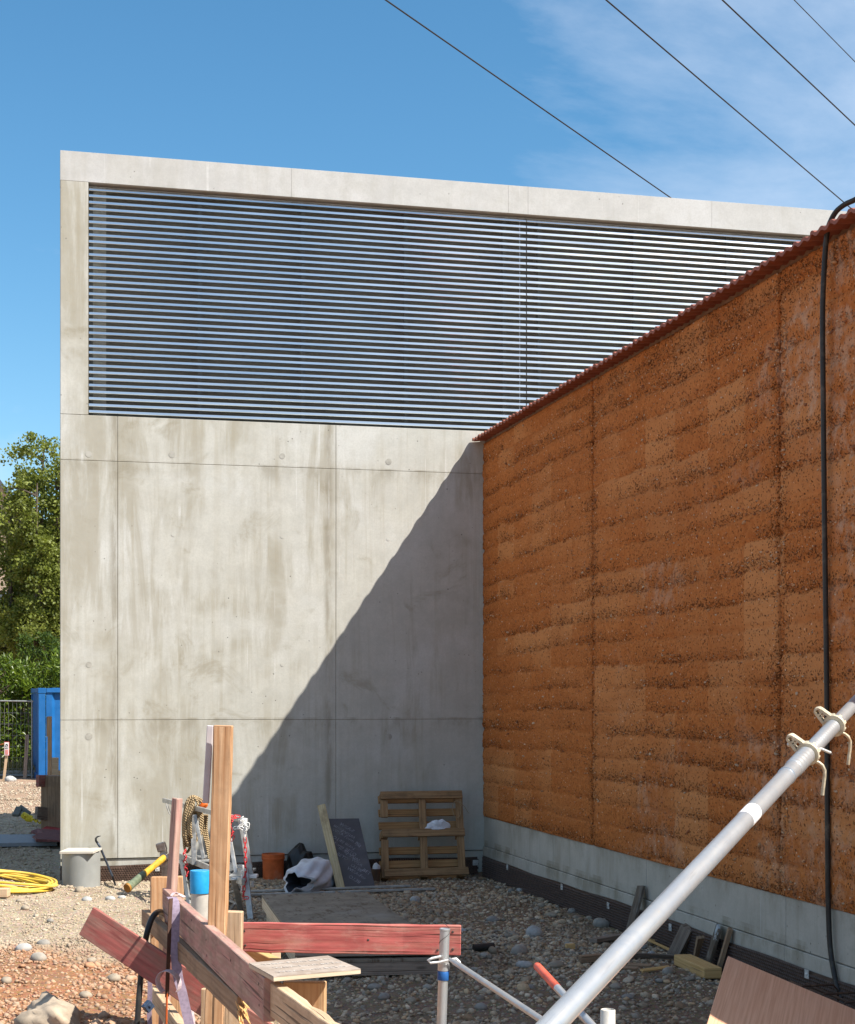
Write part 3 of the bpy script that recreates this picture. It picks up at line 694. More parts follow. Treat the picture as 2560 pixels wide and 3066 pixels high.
M['alu'] = plain('aluminium', (.44, .44, .425), .42, .5, var=.12, dirt=(.38, .35, .30))
M['alu_dark'] = plain('dull_aluminium', (.36, .355, .34), .5, .5, var=.15, dirt=(.22, .20, .17))
M['red_plastic'] = plain('red_plastic', (.62, .045, .05), .45); M['white_plastic'] = plain('white_plastic', (.78, .77, .74), .45)
M['black_rubber'] = plain('black_rubber', (.03, .028, .026), .38, dirt=(.13, .11, .085), sc=14)

# pallet leaning on the wall
pal = thing('wooden_pallet', 'worn brown wooden pallet leaning upright against the shaded concrete wall', 'pallet', G(1273, 2637, .02))
o = W(1143, 2637, 16.75); o.z = .03; e = W(1406, 2637, 16.98); e.z = .03
ux = (e - o).normalized(); Wd = (e - o).length * .985
tp = W(1138, 2372, 17.2); uz = (tp - o).normalized(); Hh = (tp - o).length; un = ux.cross(uz).normalized()    # towards the viewer or wall
if un.y > 0: un = -un
def pb(u0, u1, v0, v1, n0, n1, mat='pallet', name='slat', du=0., sk=0.):
    a = o + ux * (u0 * Wd) + uz * ((v0 + v1) / 2 * Hh) + un * ((n0 + n1) / 2); b = o + ux * (u1 * Wd) + uz * ((v0 + v1) / 2 * Hh + sk) + un * ((n0 + n1) / 2)
    m = MB(); m.beam(a, b, n1 - n0, (v1 - v0) * Hh, up=uz); return m.build(name, M[mat], pal, bevel=.003)
def pv(u0, u1, v0, v1, n0, n1, mat='pallet', name='slat'):
    c_ = o + ux * ((u0 + u1) / 2 * Wd) + un * ((n0 + n1) / 2); m = MB(); m.beam(c_ + uz * (v0 * Hh), c_ + uz * (v1 * Hh), n1 - n0, (u1 - u0) * Wd, up=ux); return m.build(name, M[mat], pal, bevel=.003)
pb(.0, .965, .905, .995, .012, .034); pb(.01, .975, .462, .553, .012, .034, sk=-.004); pb(.025, 1.0, .008, .095, .012, .034)
pv(.0, .085, .0, .44, -.011, .0115); pv(.0, .085, .70, .90, -.011, .0115); pv(.45, .535, .0, .99, -.011, .0115); pv(.885, .97, .0, .99, -.011, .0115)
for v0 in (.155, .31, .605, .755, .915): pb(.0, .97, v0, v0 + .085, -.125, -.103, 'pallet2')
pb(.0, .97, .0, .085, -.125, -.103, 'pallet2')
for u in (.0, .45, .885):
    for v in (.008, .462, .905): pv(u + .003, u + .082, v, v + .085, -.1025, -.0115, 'pallet', 'block')
tw = MB(); tc = o + ux * (.88 * Wd) + uz * (.77 * Hh) + un * .03
pts = [tc + ux * (.05 * math.cos(t) * (1.1 if t < 3 else .9) + .012) + uz * (.10 * math.sin(t)) + un * .006 * math.sin(3 * t) for t in np.linspace(.3, 6.6, 22)]
tw.tube(pts, .0035, 5); tw.tube([tc + ux * .05 + uz * .09, tc + ux * .10 + uz * .02 + un * .01, tc + ux * .14 - uz * .05], .003, 5)
solo(tw, 'twine', plain('frayed_twine', (.34, .25, .15), .9), 'loop of frayed twine hanging from the right side of the pallet', 'twine', smooth=60)
def crumple(name, c, sx, sy, sz, mat, label, cat, seed, amp=.35, sub=3, flat=.2):
    v, f = ico(sub); r = np.random.default_rng(seed)
    d = 1 + amp * (fbm(v[:, 0] * 2.3 + seed, v[:, 1] * 2.3 + v[:, 2] * 1.7, 4, seed) - .5) * 2 + amp * .5 * np.abs(np.sin(v[:, 0] * 6 + v[:, 2] * 5 + seed))
    q = v * d[:, None]; q[:, 2] = np.where(q[:, 2] < 0, q[:, 2] * flat, q[:, 2])
    q = q * np.array([sx, sy, sz]) + np.array(c)
    base = (c[0], c[1], float(q[:, 2].min()))
    return tag(npmesh(name, q, f, mat, False, loc=base), label, cat)
rp = o + ux * (.66 * Wd) + uz * (.556 * Hh) + un * .006
crumple('white_rag', (rp.x, rp.y - .005, rp.z + .004), .12, .035, .085, plain('white_cloth', (.66, .68, .72), .9, var=.05), 'crumpled white rag lying on the middle board of the pallet', 'rag', 4)
# plastic tub beside the pallet
tb_ = G(1126, 2638, 0.); m = MB(); m.lathe([(.038, 0), (.048, .12), (.052, .122), (.052, .13), (.044, .13), (.036, .02)], tb_, n=20)
solo(m, 'brown_tub', plain('brown_tub', (.13, .075, .045), .6), 'small brown tub half hidden behind the left edge of the pallet', 'tub', smooth=40)
crumple('white_tissue', (tb_.x, tb_.y, .128), .04, .04, .06, plain('white_paper', (.68, .70, .72), .9, var=.05), 'white paper stuffed into the top of the small brown tub', 'paper', 9, sub=2)

# phenolic board with print
m = MB(); Dm = 16.35
bb0, bb1, bt1, bt0 = W(1012, 2662, 16.05), W(1124, 2661, 16.1), W(1081, 2448, 16.72), W(968, 2451, 16.70)
bb0.z = .01; bb1.z = .01; bt1 = bt0 + (bb1 - bb0) * .99
nb = (bb1 - bb0).cross(bt0 - bb0).normalized()
if nb.y > 0: nb = -nb
bp = thing('formwork_board', 'dark violet phenolic plywood board with pale print leaning on the wall', 'board', (bb0 + bb1) / 2)
m.slab([bb0, bb1, bt1, bt0], nb, .018); m.build('sheet', plain('phenolic_face', (.045, .040, .050), .45, var=.18, sc=6, dirt=(.10, .095, .09), spec=.5), bp, bevel=.002)
prm = plain('faded_print', (.27, .26, .28), .7, var=.25, sc=25)
U = (bb1 - bb0).normalized(); VV = nb.cross(U).normalized()
if VV.z < 0: VV = -VV
hu = (bb1 - bb0).length; hv = (bt0 - bb0).length
an = R(-40); tu = U * math.cos(an) + VV * math.sin(an); tv = nb.cross(tu)
for (a, b, s, inv) in ((.60, .86, "WISA-F", 0), (.50, .80, "WISA-Form", 1), (.52, .72, "WISA-Form BE", 0), (.42, .64, "Form BETO", 1), (.42, .55, "Form BETO", 0), (.50, .47, "WISA-Form", 1), (.66, .35, "WISA", 0), (.62, .28, "BETO", 1), (.58, .20, "WISA-For", 0), (.50, .12, "BETO", 1), (.30, .44, "BETO", 0), (.86, .22, "BET", 0), (.80, .60, "BE", 1)):
    sk = (bt0 - bb0).normalized(); c_ = bb0 + (bb1 - bb0) * a + (bt0 - bb0) * b
    text_mesh('printed_lettering', s, .056, prm, bp, c_, tu if not inv else -tu, tv if not inv else -tv)

# formwork girder leaning on the wall
gb = W(1021, 2654, 15.88); gb.z = .02; gt = W(962, 2412, 16.55)
gir = thing('formwork_girder', 'short pale timber girder with mortar spots leaning against the dark board', 'girder', gb)
dv = (gt - gb).normalized(); fw = V(-.14, -.99, 0); fw = (fw - dv * fw.dot(dv)).normalized(); sd = dv.cross(fw).normalized()
m = MB(); m.beam(gb, gt, .042, .084, up=sd); m.build('flange', M['beam_yellow'], gir, bevel=.004)
m = MB(); m.beam(gb - fw * .17, gt - fw * .17, .038, .074, up=sd); m.build('flange', M['beam_yellow'], gir, bevel=.004)
m = MB(); m.beam(gb - fw * .085 + dv * .01, gt - fw * .085 - dv * .01, .130, .028, up=sd); m.build('web', M['brown_wood'], gir, bevel=.002)

# orange bucket and black sack
bk = G(818, 2634, 0.); buck = thing('orange_bucket', 'dirty orange plastic bucket standing at the foot of the concrete wall', 'bucket', bk)
om = plain('orange_plastic', (.56, .125, .035), .5, dirt=(.36, .20, .13), sc=9)
m = MB(); m.lathe([(.108, 0), (.113, .20), (.117, .21), (.121, .215), (.122, .275), (.116, .277), (.108, .21), (.10, .012)], bk, n=32); m.build('bucket_body', om, buck, smooth=40)
m = MB(); m.lathe([(.117, .225), (.125, .226), (.125, .236), (.117, .237)], bk, n=32, cap=False); m.build('rim_band', om, buck, smooth=40)
bp_ = G(888, 2628, 0.); crumple('black_sack', (bp_.x + .03, -.18, .02), .17, .12, .31, plain('black_sheet', (.022, .021, .019), .45, spec=.5, var=.2), 'crumpled black plastic sack between the orange bucket and the girder', 'sack', 15, .30)

# white woven sack lying open
sm = plain('white_woven_sack', (.60, .63, .68), .8, var=.06, sc=9, dirt=(.36, .35, .33))
a0 = W(888, 2634, 15.55); a1 = W(985, 2612, 16.35); a0.z = .13; a1.z = .13
ax = (a1 - a0); Ls = ax.length; ax.normalize(); sdv = ax.cross(V(0, 0, 1)).normalized(); upv = sdv.cross(ax)
nr, nk = 25, 44; vs = []
for i in range(nr):
    t = i / (nr - 1)
    rx = .155 + .04 * math.sin(t * 3) - .03 * t if t < .85 else .14 * (1 - ((t - .85) / .15) ** 2 * .8); rz = .105 + .085 * math.sin(min(1, t * 1.15) * 2.6) if t < .85 else .15 * (1 - ((t - .85) / .15) ** 2 * .75)
    for k in range(nk):
        an = 6.283 * k / nk; wv = .013 * math.sin(an * 5 + t * 6) + .010 * math.sin(an * 9 - t * 11) + .016 * (float(fbm(an * 2.2, t * 7, 4, 6)) - .47) * 2 + (.02 * math.sin(an * 3 + 1) if i == 0 else 0)
        if i < 3: wv -= .030 * math.exp(-((an - 4.9) / .35) ** 2)
        p = a0 + ax * (t * Ls + (0.05 * math.cos(an * 2 + .7) if i < 2 else 0)) + sdv * ((rx + wv) * math.cos(an)) + V(0, 0, 1) * max(-.125, (rz + wv) * math.sin(an))
        vs.append(p)
fs = [(i * nk + k, i * nk + (k + 1) % nk, (i + 1) * nk + (k + 1) % nk, (i + 1) * nk + k) for i in range(nr - 1) for k in range(nk)]
fs.append(tuple((nr - 1) * nk + k for k in range(nk)))
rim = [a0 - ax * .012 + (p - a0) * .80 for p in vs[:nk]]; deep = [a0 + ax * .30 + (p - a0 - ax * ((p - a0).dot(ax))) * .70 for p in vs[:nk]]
n0 = len(vs); vs2 = vs + rim
fs2 = fs + [(n0 + k, n0 + (k + 1) % nk, (k + 1) % nk, k) for k in range(nk)]
sack = thing('white_sack', 'white woven sack lying on its side with its dark mouth open', 'sack', V(a0.x, a0.y, 0))
MB().add(vs2, fs2).build('sack_cloth', sm, sack, smooth=70)
b_ = MB().add(rim + deep, [(k, nk + k, nk + (k + 1) % nk, (k + 1) % nk) for k in range(nk)] + [tuple(nk + k for k in range(nk))]); b_.build('shaded_inside', plain('sack_mouth_shade', (.07, .075, .09), .8), sack, smooth=60)  # inside of the white sack coloured dark for the shade within its mouth

# long aluminium straightedges lying on the gravel
for i, (a, b, lab) in enumerate((((738, 2678), (1228, 2661), 'longer aluminium straightedge nearest the wall on the gravel'), ((742, 2688), (1302, 2670), 'flat aluminium straightedge lying just behind the formwork panels'))):
    p = gpoint(*a); q = gpoint(*b); p.z += .03; q.z += .03; m = MB(); m.beam(p, q, .05, .02); solo(m, 'straightedge', M['alu'], lab, 'straightedge', bevel=.002)

# stacked formwork panels
def quad_z(pts, z): return [W(px, py, gD(py, z)) for px, py in pts]
top = quad_z(((783, 2678), (1097, 2671), (1296, 2812), (884, 2818)), .255)
deckm = g = NT('muddy_shuttering_ply', .8, 0, .25); P = g.pos()
n = g.noise(P, 5, 7, .7); n2 = g.noise(g.map(P, (9, 2.5, 1)), 2.2, 7, .7); fl = g.noise(P, 40, 4)
c = g.mix(g.rng(n, .3, .7), (.155, .125, .092), (.255, .215, .165)); c = g.mix(g.ma('MULTIPLY', g.rng(n2, .52, .64), .8), c, (.085, .052, .030)); c = g.mix(g.ma('MULTIPLY', g.rng(g.noise(P, 2.1, 4), .52, .7), .5), c, (.30, .28, .25)); g.col(c); g.bump(fl, .3, .004); deckm = g.m
fpg = 'formwork panels stacked on the gravel'
cen = sum(top, V(0, 0, 0)) / 4
for lvl, lab in ((1, 'muddy plywood formwork panel on top of the stack behind the red board'), (0, 'grey formwork panel underneath in the stack behind the red board')):
    t = thing('shuttering_deck', lab, 'formwork panel', V(cen.x, cen.y, .125 * lvl + .012), fpg)
    dz = (lvl - 1) * .125
    sh = V(.03, -.05, 0) * (1 - lvl)
    c4 = [p + V(0, 0, dz) + sh for p in top]
    m = MB(); m.slab([c4[3], c4[2], c4[1], c4[0]], (0, 0, 1), .02); m.build('deck', deckm, t, bevel=.002)
    for i in range(4):
        a, b = c4[i], c4[(i + 1) % 4]; a = a - V(0, 0, .066) ; b = b - V(0, 0, .066); inw = (cen - (a + b) / 2); inw.z = 0; inw.normalize()
        m = MB(); m.beam(a + inw * .016 + (b - a).normalized() * .035 * (i % 2), b + inw * .016 - (b - a).normalized() * .035 * (i % 2), .03, .088); m.build('side_rail', M['ply_side'] if i == 3 else (M['grey_wood']), t, bevel=.002)

# ------------------------------------------------------------------ grey pipe with a board lid, crowbar
pc = W(243, 2600, 16.42); pc.z = 0
m = MB(); m.lathe([(.193, -.12), (.193, .335), (.185, .335), (.185, .0)], pc, n=40)
solo(m, 'grey_pipe', plain('grey_pvc', (.27, .275, .26), .45, var=.06, sc=4), 'thick grey plastic pipe standing at the left corner of the building', 'pipe', smooth=40)
m = MB(); m.slab([pc + RIGHT * -.176 - FWD * .205 + V(0, 0, .362), pc + RIGHT * .168 - FWD * .20 + V(0, 0, .364), pc + RIGHT * .172 + FWD * .2 + V(0, 0, .364), pc + RIGHT * -.178 + FWD * .2 + V(0, 0, .362)], (0, 0, 1), .024)
solo(m, 'cover_board', wood('greyed_board', (.44, .40, .34), (.58, .54, .47)), 'square grey board lying as a lid on top of the grey pipe', 'lid', bevel=.002)
cb = [gpoint(346, 2652)] + [W(px, py, D) for px, py, D in ((337, 2625, 16.35), (314, 2570, 16.55), (299, 2535, 16.66), (292, 2524, 16.68), (287, 2517, 16.66), (287, 2510, 16.62), (292, 2505, 16.56), (301, 2503, 16.5))]
m = MB(); m.tube(cb, [.010, .012, .012, .013, .013, .012, .011, .008, .004], 8)
solo(m, 'crowbar', plain('dark_steel', (.055, .065, .085), .4, .7), 'dark steel crowbar leaning beside the grey pipe', 'crowbar', smooth=50)

# yellow hose coil
def coil(center, rx, ry, n, r, seed, tilt=0., z0=0.):
    rnd = random.Random(seed); pts = []; K = 40
    dx, dy, sxx, syy = 0, 0, 1, 1
    for t in range(n * K):
        an = 6.283 * t / K; w = t / K
        if t % K == 0: tgt = (rnd.uniform(-.09, .09), rnd.uniform(-.07, .07), rnd.uniform(.78, 1.06), rnd.uniform(.62, 1.05))
        dx += (tgt[0] - dx) * .08; dy += (tgt[1] - dy) * .08; sxx += (tgt[2] - sxx) * .08; syy += (tgt[3] - syy) * .08
        q = RIGHT * (math.cos(an) * rx * sxx + dx + rx * (1 - sxx) * .8) + FWD * (math.sin(an) * ry * syy + dy)
        z = r + .007 * w + .03 * math.sin(an * 1.5 + w * 2.3) * (w / n) + .012 * math.sin(w * 5 + an)
        p = Vector(center) + q; p.z = float(gz(p.x, p.y)) + max(r, z) + z0; pts.append(p)
    return pts
hc = W(10, 2606, 15.85); hc.z = .1
m = MB(); m.tube(coil(hc, .48, .42, 10, .0130, 3), .0130, 8)
solo(m, 'yellow_hose', plain('yellow_hose', (.66, .45, .055), .45, var=.08, sc=5, dirt=(.52, .38, .14)), 'coiled yellow hose lying on the gravel left of the building', 'hose', smooth=60)

# block and rock, cobbles
p = gpoint(0, 2668); m = MB(); m.beam(p + RIGHT * -.2 + V(0, 0, .05), p + RIGHT * .085 + V(0, 0, .05), .12, .085, up=(0, 0, 1)); solo(m, 'timber_block', M['pine_pale'], 'sawn timber block lying on pale gravel below the yellow hose', 'timber block', bevel=.004)
def rock(name, c, s, seed, mat, label, cat, group=None, sub=3, amp=.3, facet=True):
    v, f = ico(sub); d = 1 + amp * (fbm(v[:, 0] * 1.4 + seed, v[:, 1] * 1.4 + v[:, 2], 4, seed) - .5) * 2
    q = v * d[:, None] * np.array(s); a = seed * 1.7; q = np.stack([q[:, 0] * math.cos(a) - q[:, 1] * math.sin(a), q[:, 0] * math.sin(a) + q[:, 1] * math.cos(a), q[:, 2]], 1) + np.array(c)
    return tag(npmesh(name, q, f, mat, not facet, loc=(c[0], c[1], float(q[:, 2].min()))), label, cat, group)
rkm = plain('pale_rock', (.40, .32, .235), .9, var=.2, sc=7, dirt=(.30, .17, .09), bump=.6)
p = gpoint(150, 3068); rock('pale_rock', (p.x, p.y, p.z + .03), (.25, .17, .135), 3, rkm, 'large angular pale rock lying in the red earth', 'rock', None, 4, .55, False)
cm = [plain('cobble_%s' % k, c, .85, var=.15, sc=11, bump=.4, dirt=(.20, .145, .10)) for k, c in (('grey', (.35, .315, .265)), ('tan', (.34, .285, .215)), ('pale', (.42, .41, .385)), ('slate', (.275, .255, .225)))]
for px, py, s, mt, lab in ((1597, 2806, .085, 2, 'angular pale grey stone near the middle of the gravel'), (1243, 2702, .062, 2, 'rounded pale stone in front of the pallet'), (1800, 2775, .075, 0, 'round grey stone close to the drainage membrane, right of the pale ones')):
    p = gpoint(px, py); rock('stone', (p.x, p.y, p.z + s * .35), (s, s * .85, s * .72), int(px) % 50, cm[mt], lab, 'stone', None, 3, .25, px == 1597)
rk = random.Random(8)
MARKS = ((1273, 2640, 'the wooden pallet'), (1447, 2650, 'the wall corner'), (1900, 2740, 'the dark leaning board'), (1450, 2850, 'the black tube'), (1597, 2806, 'the angular pale grey stone'), (1243, 2702, 'the rounded pale stone'), (1380, 2800, 'the right end of the red board'), (1340, 2950, 'the taped tube'), (1610, 2895, 'the red rod tip'), (2090, 2910, 'the yellow sawn block'), (2150, 2960, 'the plywood sheet corner'), (1050, 2940, 'the plywood square'), (1200, 2900, 'the stacked formwork panels'), (243, 2640, 'the grey pipe'), (80, 2600, 'the yellow hose'), (350, 2640, 'the crowbar foot'), (380, 2660, 'the hammer grip'), (260, 2790, 'the notched diagonal board end'), (130, 3020, 'the large angular rock'), (15, 2668, 'the sawn timber block'), (1980, 2905, 'the wood splinters'), (1760, 2888, 'the brown wooden block'), (1640, 3060, 'the lower end of the prop'), (1720, 2690, 'the plinth at the earth wall'), (420, 2960, 'the bent black hose'))
used_labels = set()
def cobble_label(px, py, s, tone):
    near = sorted(MARKS, key=lambda m_: (m_[0] - px) ** 2 + (m_[1] - py) ** 2)
    for far_ in ('', ' by some distance'):
        for mx, my, what in near[:5]:
            dx, dy = px - mx, py - my
            rel = ('to the right of' if dx > 0 else 'to the left of') if abs(dx) > abs(dy) else ('in front of' if dy > 0 else 'behind')
            l_ = '%s %s rounded cobble %s %s%s' % ('large' if s > .055 else 'small', tone, rel, what, far_)
            if l_ not in used_labels: used_labels.add(l_); return l_
    return l_
for px, py, s in ((1475, 2760, .07), (1650, 2745, .07), (1712, 2732, .05), (1765, 2752, .045), (1815, 2818, .07), (1555, 2855, .075), (1570, 2895, .065), (1665, 2896, .07), (1450, 2865, .05), (1840, 2690, .035), (1530, 2670, .045), (1555, 2668, .04), (1565, 2690, .04), (1490, 2660, .04), (1620, 2715, .045),
                  (1950, 2860, .05), (1925, 2840, .05), (2000, 2915, .055), (1975, 2940, .04), (2180, 3000, .04), (1420, 2905, .04), (1385, 2790, .035), (1340, 2740, .045), (1700, 2830, .04), (1590, 2960, .04), (1500, 2990, .045), (1230, 3000, .05), (1150, 2990, .045), (1120, 2960, .05), (1440, 3020, .05), (1880, 2990, .05), (1280, 2960, .035),
                  (60, 2700, .05), (240, 2670, .07), (275, 2655, .06), (205, 2630, .05), (330, 2695, .05), (190, 2600, .05), (365, 2690, .045), (260, 2698, .055), (75, 2722, .045), (275, 2880, .05), (115, 2875, .06), (70, 2845, .07), (340, 2935, .06), (255, 2985, .05), (130, 2830, .06), (20, 2940, .05), (365, 2770, .05), (150, 2760, .04)):
    p = gpoint(px, py); k = rk.uniform(.85, 1.1) * s
    ti = rk.randint(0, 3); rock('cobble', (p.x, p.y, p.z + k * .22), (k, k * rk.uniform(.65, .9), k * rk.uniform(.45, .65)), rk.randint(0, 60), cm[ti], cobble_label(px, py, s, ('grey', 'tan', 'pale', 'slate grey')[ti]), 'cobble', 'cobbles lying in the gravel', 2, .16, False)
p = gpoint(1418, 2852); q = gpoint(1478, 2847); m = MB(); m.cyl(p + V(0, 0, .035), q + V(0, 0, .035), .028, 14); solo(m, 'black_tube', M['black_rubber'], 'short piece of black tube lying on the gravel', 'tube', smooth=40)

# ------------------------------------------------------------------ timber offcuts against the plinth
def bm(name, a, b, w, h, mat, label, cat='timber offcut', up=(0, 0, 1), roll=0, bev=.002):
    m = MB(); m.beam(a, b, w, h, up=up, roll=roll); return solo(m, name, M[mat], label, cat, 'timber offcuts by the plinth', bevel=bev)
def atR(px, py, off=.0):
    y, z = onR(px, py); return V(-off, y, z)
p = atR(1931, 2652, .03); b_ = V(-.16, p.y - .05, 0.0); bm('leaning_board', b_, p, .02, .13, 'dark_wood', 'dark weathered board standing against the plinth, left of the steel prop', up=(0, 1, 0))
p = atR(2076, 2776, .04); b_ = gpoint(2018, 2868); bm('leaning_plank', b_ + V(0, 0, .01), p, .075, .095, 'grey_wood', 'pale grey plank leaning on the plinth above the sawn block', up=(.6, -.8, 0))
p = atR(2118, 2805, .05); b_ = gpoint(2086, 2878); bm('leaning_offcut', b_, p, .03, .06, 'brown_wood', 'short brown offcut between the grey plank and the paint-smeared board', up=(1, 0, 0))
p = atR(2172, 2776, .05); b_ = gpoint(2113, 2905); m = MB(); m.beam(b_, p, .022, .15, up=(.25, 1, 0)); 
g = NT('paint_smeared_board', .7, 0, .3); P = g.obj(); n = g.noise(P, 7, 5, .6); c = g.mix(g.rng(g.noise(g.map(P, (30, 30, 3)), 1., 5), .3, .7), (.07, .055, .04), (.13, .105, .08)); c = g.mix(g.ma('MULTIPLY', g.rng(n, .50, .53), g.rng(g.sep(P)[2], .10, .20)), c, (.42, .47, .50)); g.col(c)
solo(m, 'smeared_board', g.m, 'dark board smeared with pale blue-grey paint leaning on the plinth', 'timber offcut', 'timber offcuts by the plinth', bevel=.002)
p = atR(2199, 2780, .03); b_ = gpoint(2148, 2915); bm('leaning_batten', b_, p, .03, .055, 'brown_wood', 'narrow brown batten behind the paint-smeared board', up=(.25, 1, 0))
p = gpoint(2043, 2893); q = gpoint(2135, 2936); bm('sawn_block', p + V(0, 0, .05), q + V(0, 0, .05), .13, .075, 'yellow_wood', 'chunky yellow sawn block on the gravel in front of the leaning planks', bev=.004)
p = gpoint(2020, 2862); q = atR(1944, 2798, .1); bm('thin_lath', p + V(0, 0, .03), q, .028, .012, 'yellow_wood', 'thin yellow lath leaning up towards the left behind the prop')
p = gpoint(2026, 2845); q = gpoint(1936, 2822); bm('thin_lath', p + V(0, 0, .05), q + V(0, 0, .03), .03, .012, 'yellow_wood', 'thin yellow lath lying almost flat, crossed by the other lath')
p = gpoint(1880, 2873); q = gpoint(2030, 2880); bm('flat_plank', p + V(0, 0, .035), q + V(0, 0, .035), .07, .03, 'dark_wood', 'dark narrow plank lying on the gravel left of the sawn block')
p = gpoint(1776, 2832); q = gpoint(1858, 2822); bm('flat_plank', p + V(0, 0, .04), q + V(0, 0, .055), .07, .03, 'grey_wood', 'grey plank end poking out left of the prop')
p = gpoint(1736, 2886); q = gpoint(1835, 2878); bm('flat_plank', p + V(0, 0, .035), q + V(0, 0, .035), .06, .05, 'brown_wood', 'brown block lying on the gravel left of the prop, nearest the camera')
for a, b, lab in (((1850, 2905), (1910, 2912), 'short wood splinter left in the gravel'), ((1880, 2897), (1950, 2903), 'curved dark splinter in the gravel below the flat plank'), ((1920, 2915), (2005, 2908), 'longest yellow splinter on the gravel below the laths')):
    bm('splinter', gpoint(*a) + V(0, 0, .02), gpoint(*b) + V(0, 0, .03), .035, .012, 'yellow_wood' if 'yellow' in lab else 'brown_wood', lab, roll=.3)
p = gpoint(1694, 2842); bm('wood_chip', p + V(0, 0, .02), p + V(.07, 0, .02), .04, .04, 'yellow_wood', 'tiny yellow wood chip alone in the gravel')

# ------------------------------------------------------------------ raking steel prop
A0 = W(1656, 3066, 4.3); A1 = W(2283, 2400, 6.0); dv = A1 - A0; UN = dv.length
def ap(t): return A0 + dv * t
t_end = -A0.x / dv.x - .01
foot = ap(-1.3)
prop = thing('steel_prop', 'galvanised steel push-pull prop raking up to the earth wall', 'prop', V(foot.x, foot.y, 0))
ud = dv.normalized(); sd = ud.cross(V(0, 0, 1)).normalized(); nd = sd.cross(ud)
m = MB(); m.tube([ap(t) for t in np.linspace(-1.25, 1.0, 12)] + [ap(1.318)], .0345, 28); m.build('outer_tube', M['galv'], prop, smooth=40)
m = MB(); m.lathe([(.034, 0), (.0375, .003), (.0375, .009), (.034, .012)], ap(1.165), ud, 28, cap=False); m.build('weld_ring', M['galv'], prop, smooth=30)
def threads(t0, t1, r, n, name):
    m = MB(); L_ = (t1 - t0) * UN; prof = []
    for i in range(n): z = L_ * i / n; prof += [(r, z), (r + .0036, z + L_ / n * .35), (r + .0036, z + L_ / n * .5), (r, z + L_ / n * .85)]
    m.lathe(prof, ap(t0), ud, 28); return m.build(name, M['galv'], prop, smooth=25)
threads(1.215, 1.322, .0348, 6, 'lower_thread'); threads(1.345, 1.545, .0294, 14, 'thread')
m = MB(); m.cyl(ap(1.30), ap(t_end), .0284, 24); m.build('inner_tube', M['galv'], prop, smooth=40)
m = MB(); 
for s_ in (-1, 1):
    c_ = ap(1.39) + nd * .004; m.beam(ap(1.385) - FWD * .0285, ap(1.53) - FWD * .0285, .011, .012, up=nd)
m.build('slot', plain('slot_inside', (.42, .44, .46), .4, .5), prop)
m = MB(); c_ = ap(1.675); toC = (cam.location - c_).normalized(); toC = (toC - ud * toC.dot(ud)).normalized(); m.lathe([(.0055, 0), (.0055, .0275)], c_, toC, 12); m.build('pin_hole', M['dark'], prop)
nutm = plain('cast_nut', (.56, .49, .36), .55, .25, var=.12, sc=30, dirt=(.42, .28, .14), bump=.2)
left = -sd if (-sd).dot(RIGHT) < 0 else sd     # handle lug points to the upper left
lug = (left * .75 + nd * .75).normalized(); lug = (lug - ud * lug.dot(ud)).normalized(); side2 = ud.cross(lug).normalized()
for t0 in (1.322, 1.545):
    c_ = ap(t0); m = MB()
    m.lathe([(.030, 0), (.047, .001), (.050, .009), (.045, .016), (.042, .036), (.036, .042), (.030, .042)], c_, ud, 28, cap=False)
    for k in range(9):
        an = 6.283 * k / 9; q = lug * math.cos(an) + side2 * math.sin(an); m.beam(c_ + q * .044 + ud * .006, c_ + q * .044 + ud * .036, .013, .010, up=q)
    nut = m.build('collar_nut', nutm, prop, smooth=35)
    m = MB(); e0 = c_ + lug * .040 + ud * .013; e1 = c_ + lug * .090 + ud * .016
    for s_ in (-1, 1): m.beam(e0 + side2 * s_ * .021, e1 + side2 * s_ * .013, .012, .030, up=ud)
    m.beam(e0 + lug * .024 - side2 * .017, e0 + lug * .024 + side2 * .017, .008, .022, up=ud)
    m.lathe([(.009, -.017), (.018, -.017), (.0205, 0), (.018, .017), (.009, .017)], e1, ud, 18, cap=False)
    m.build('nut_lug', nutm, prop, smooth=35)
    # hanging bent handle
    h0 = c_ + ud * .014 - lug * .048 ; out = (RIGHT * .9 - V(0, 0, .35)).normalized()
    m = MB(); m.tube([h0 - out * .012, h0 + out * .010, h0 + out * .026 + V(0, 0, -.006), h0 + out * .036 + V(0, 0, -.022), h0 + out * .036 + V(0, 0, -.045), h0 + out * .031 + V(0, 0, -.085), h0 + out * .026 + V(0, 0, -.128)], .0073, 10)
    m.build('nut_handle', plain('rusty_handle', (.50, .42, .30), .5, .4, dirt=(.36, .20, .09), sc=40), prop, smooth=50)
m = MB(); c_ = ap(1.365) + ud * .0; q0 = c_ - RIGHT * .095 + V(0, 0, .018); q1 = c_ + RIGHT * .075 - V(0, 0, .016); m.tube([q0, c_ - RIGHT * .05 - FWD * .03, c_ - FWD * .036 + RIGHT * .03, q1], .0062, 8); m.lathe([(.002, -.009), (.008, -.006), (.010, 0), (.008, .006), (.002, .009)], q0, RIGHT, 12)
m.build('locking_pin', plain('pin_steel', (.62, .60, .56), .4, .4), prop, smooth=50)
m = MB(); L_ = .115; prof = []; 
g = NT('paper_label', .85, 0, .2); P = g.obj(); n = g.noise(P, 45, 6, .7); lines = g.noise(P, 120, 2)
c = g.mix(g.rng(n, .56, .64), (.74, .69, .66), (.40, .36, .34)); c = g.mix(g.ma('MULTIPLY', g.rng(lines, .62, .68), .5), c, (.18, .15, .15)); g.col(c)
m.lathe([(.0348, 0), (.0352, .002), (.0352, .098), (.0348, .10)], ap(.885), ud, 28, cap=False); m.build('paper_label', g.m, prop, smooth=40)
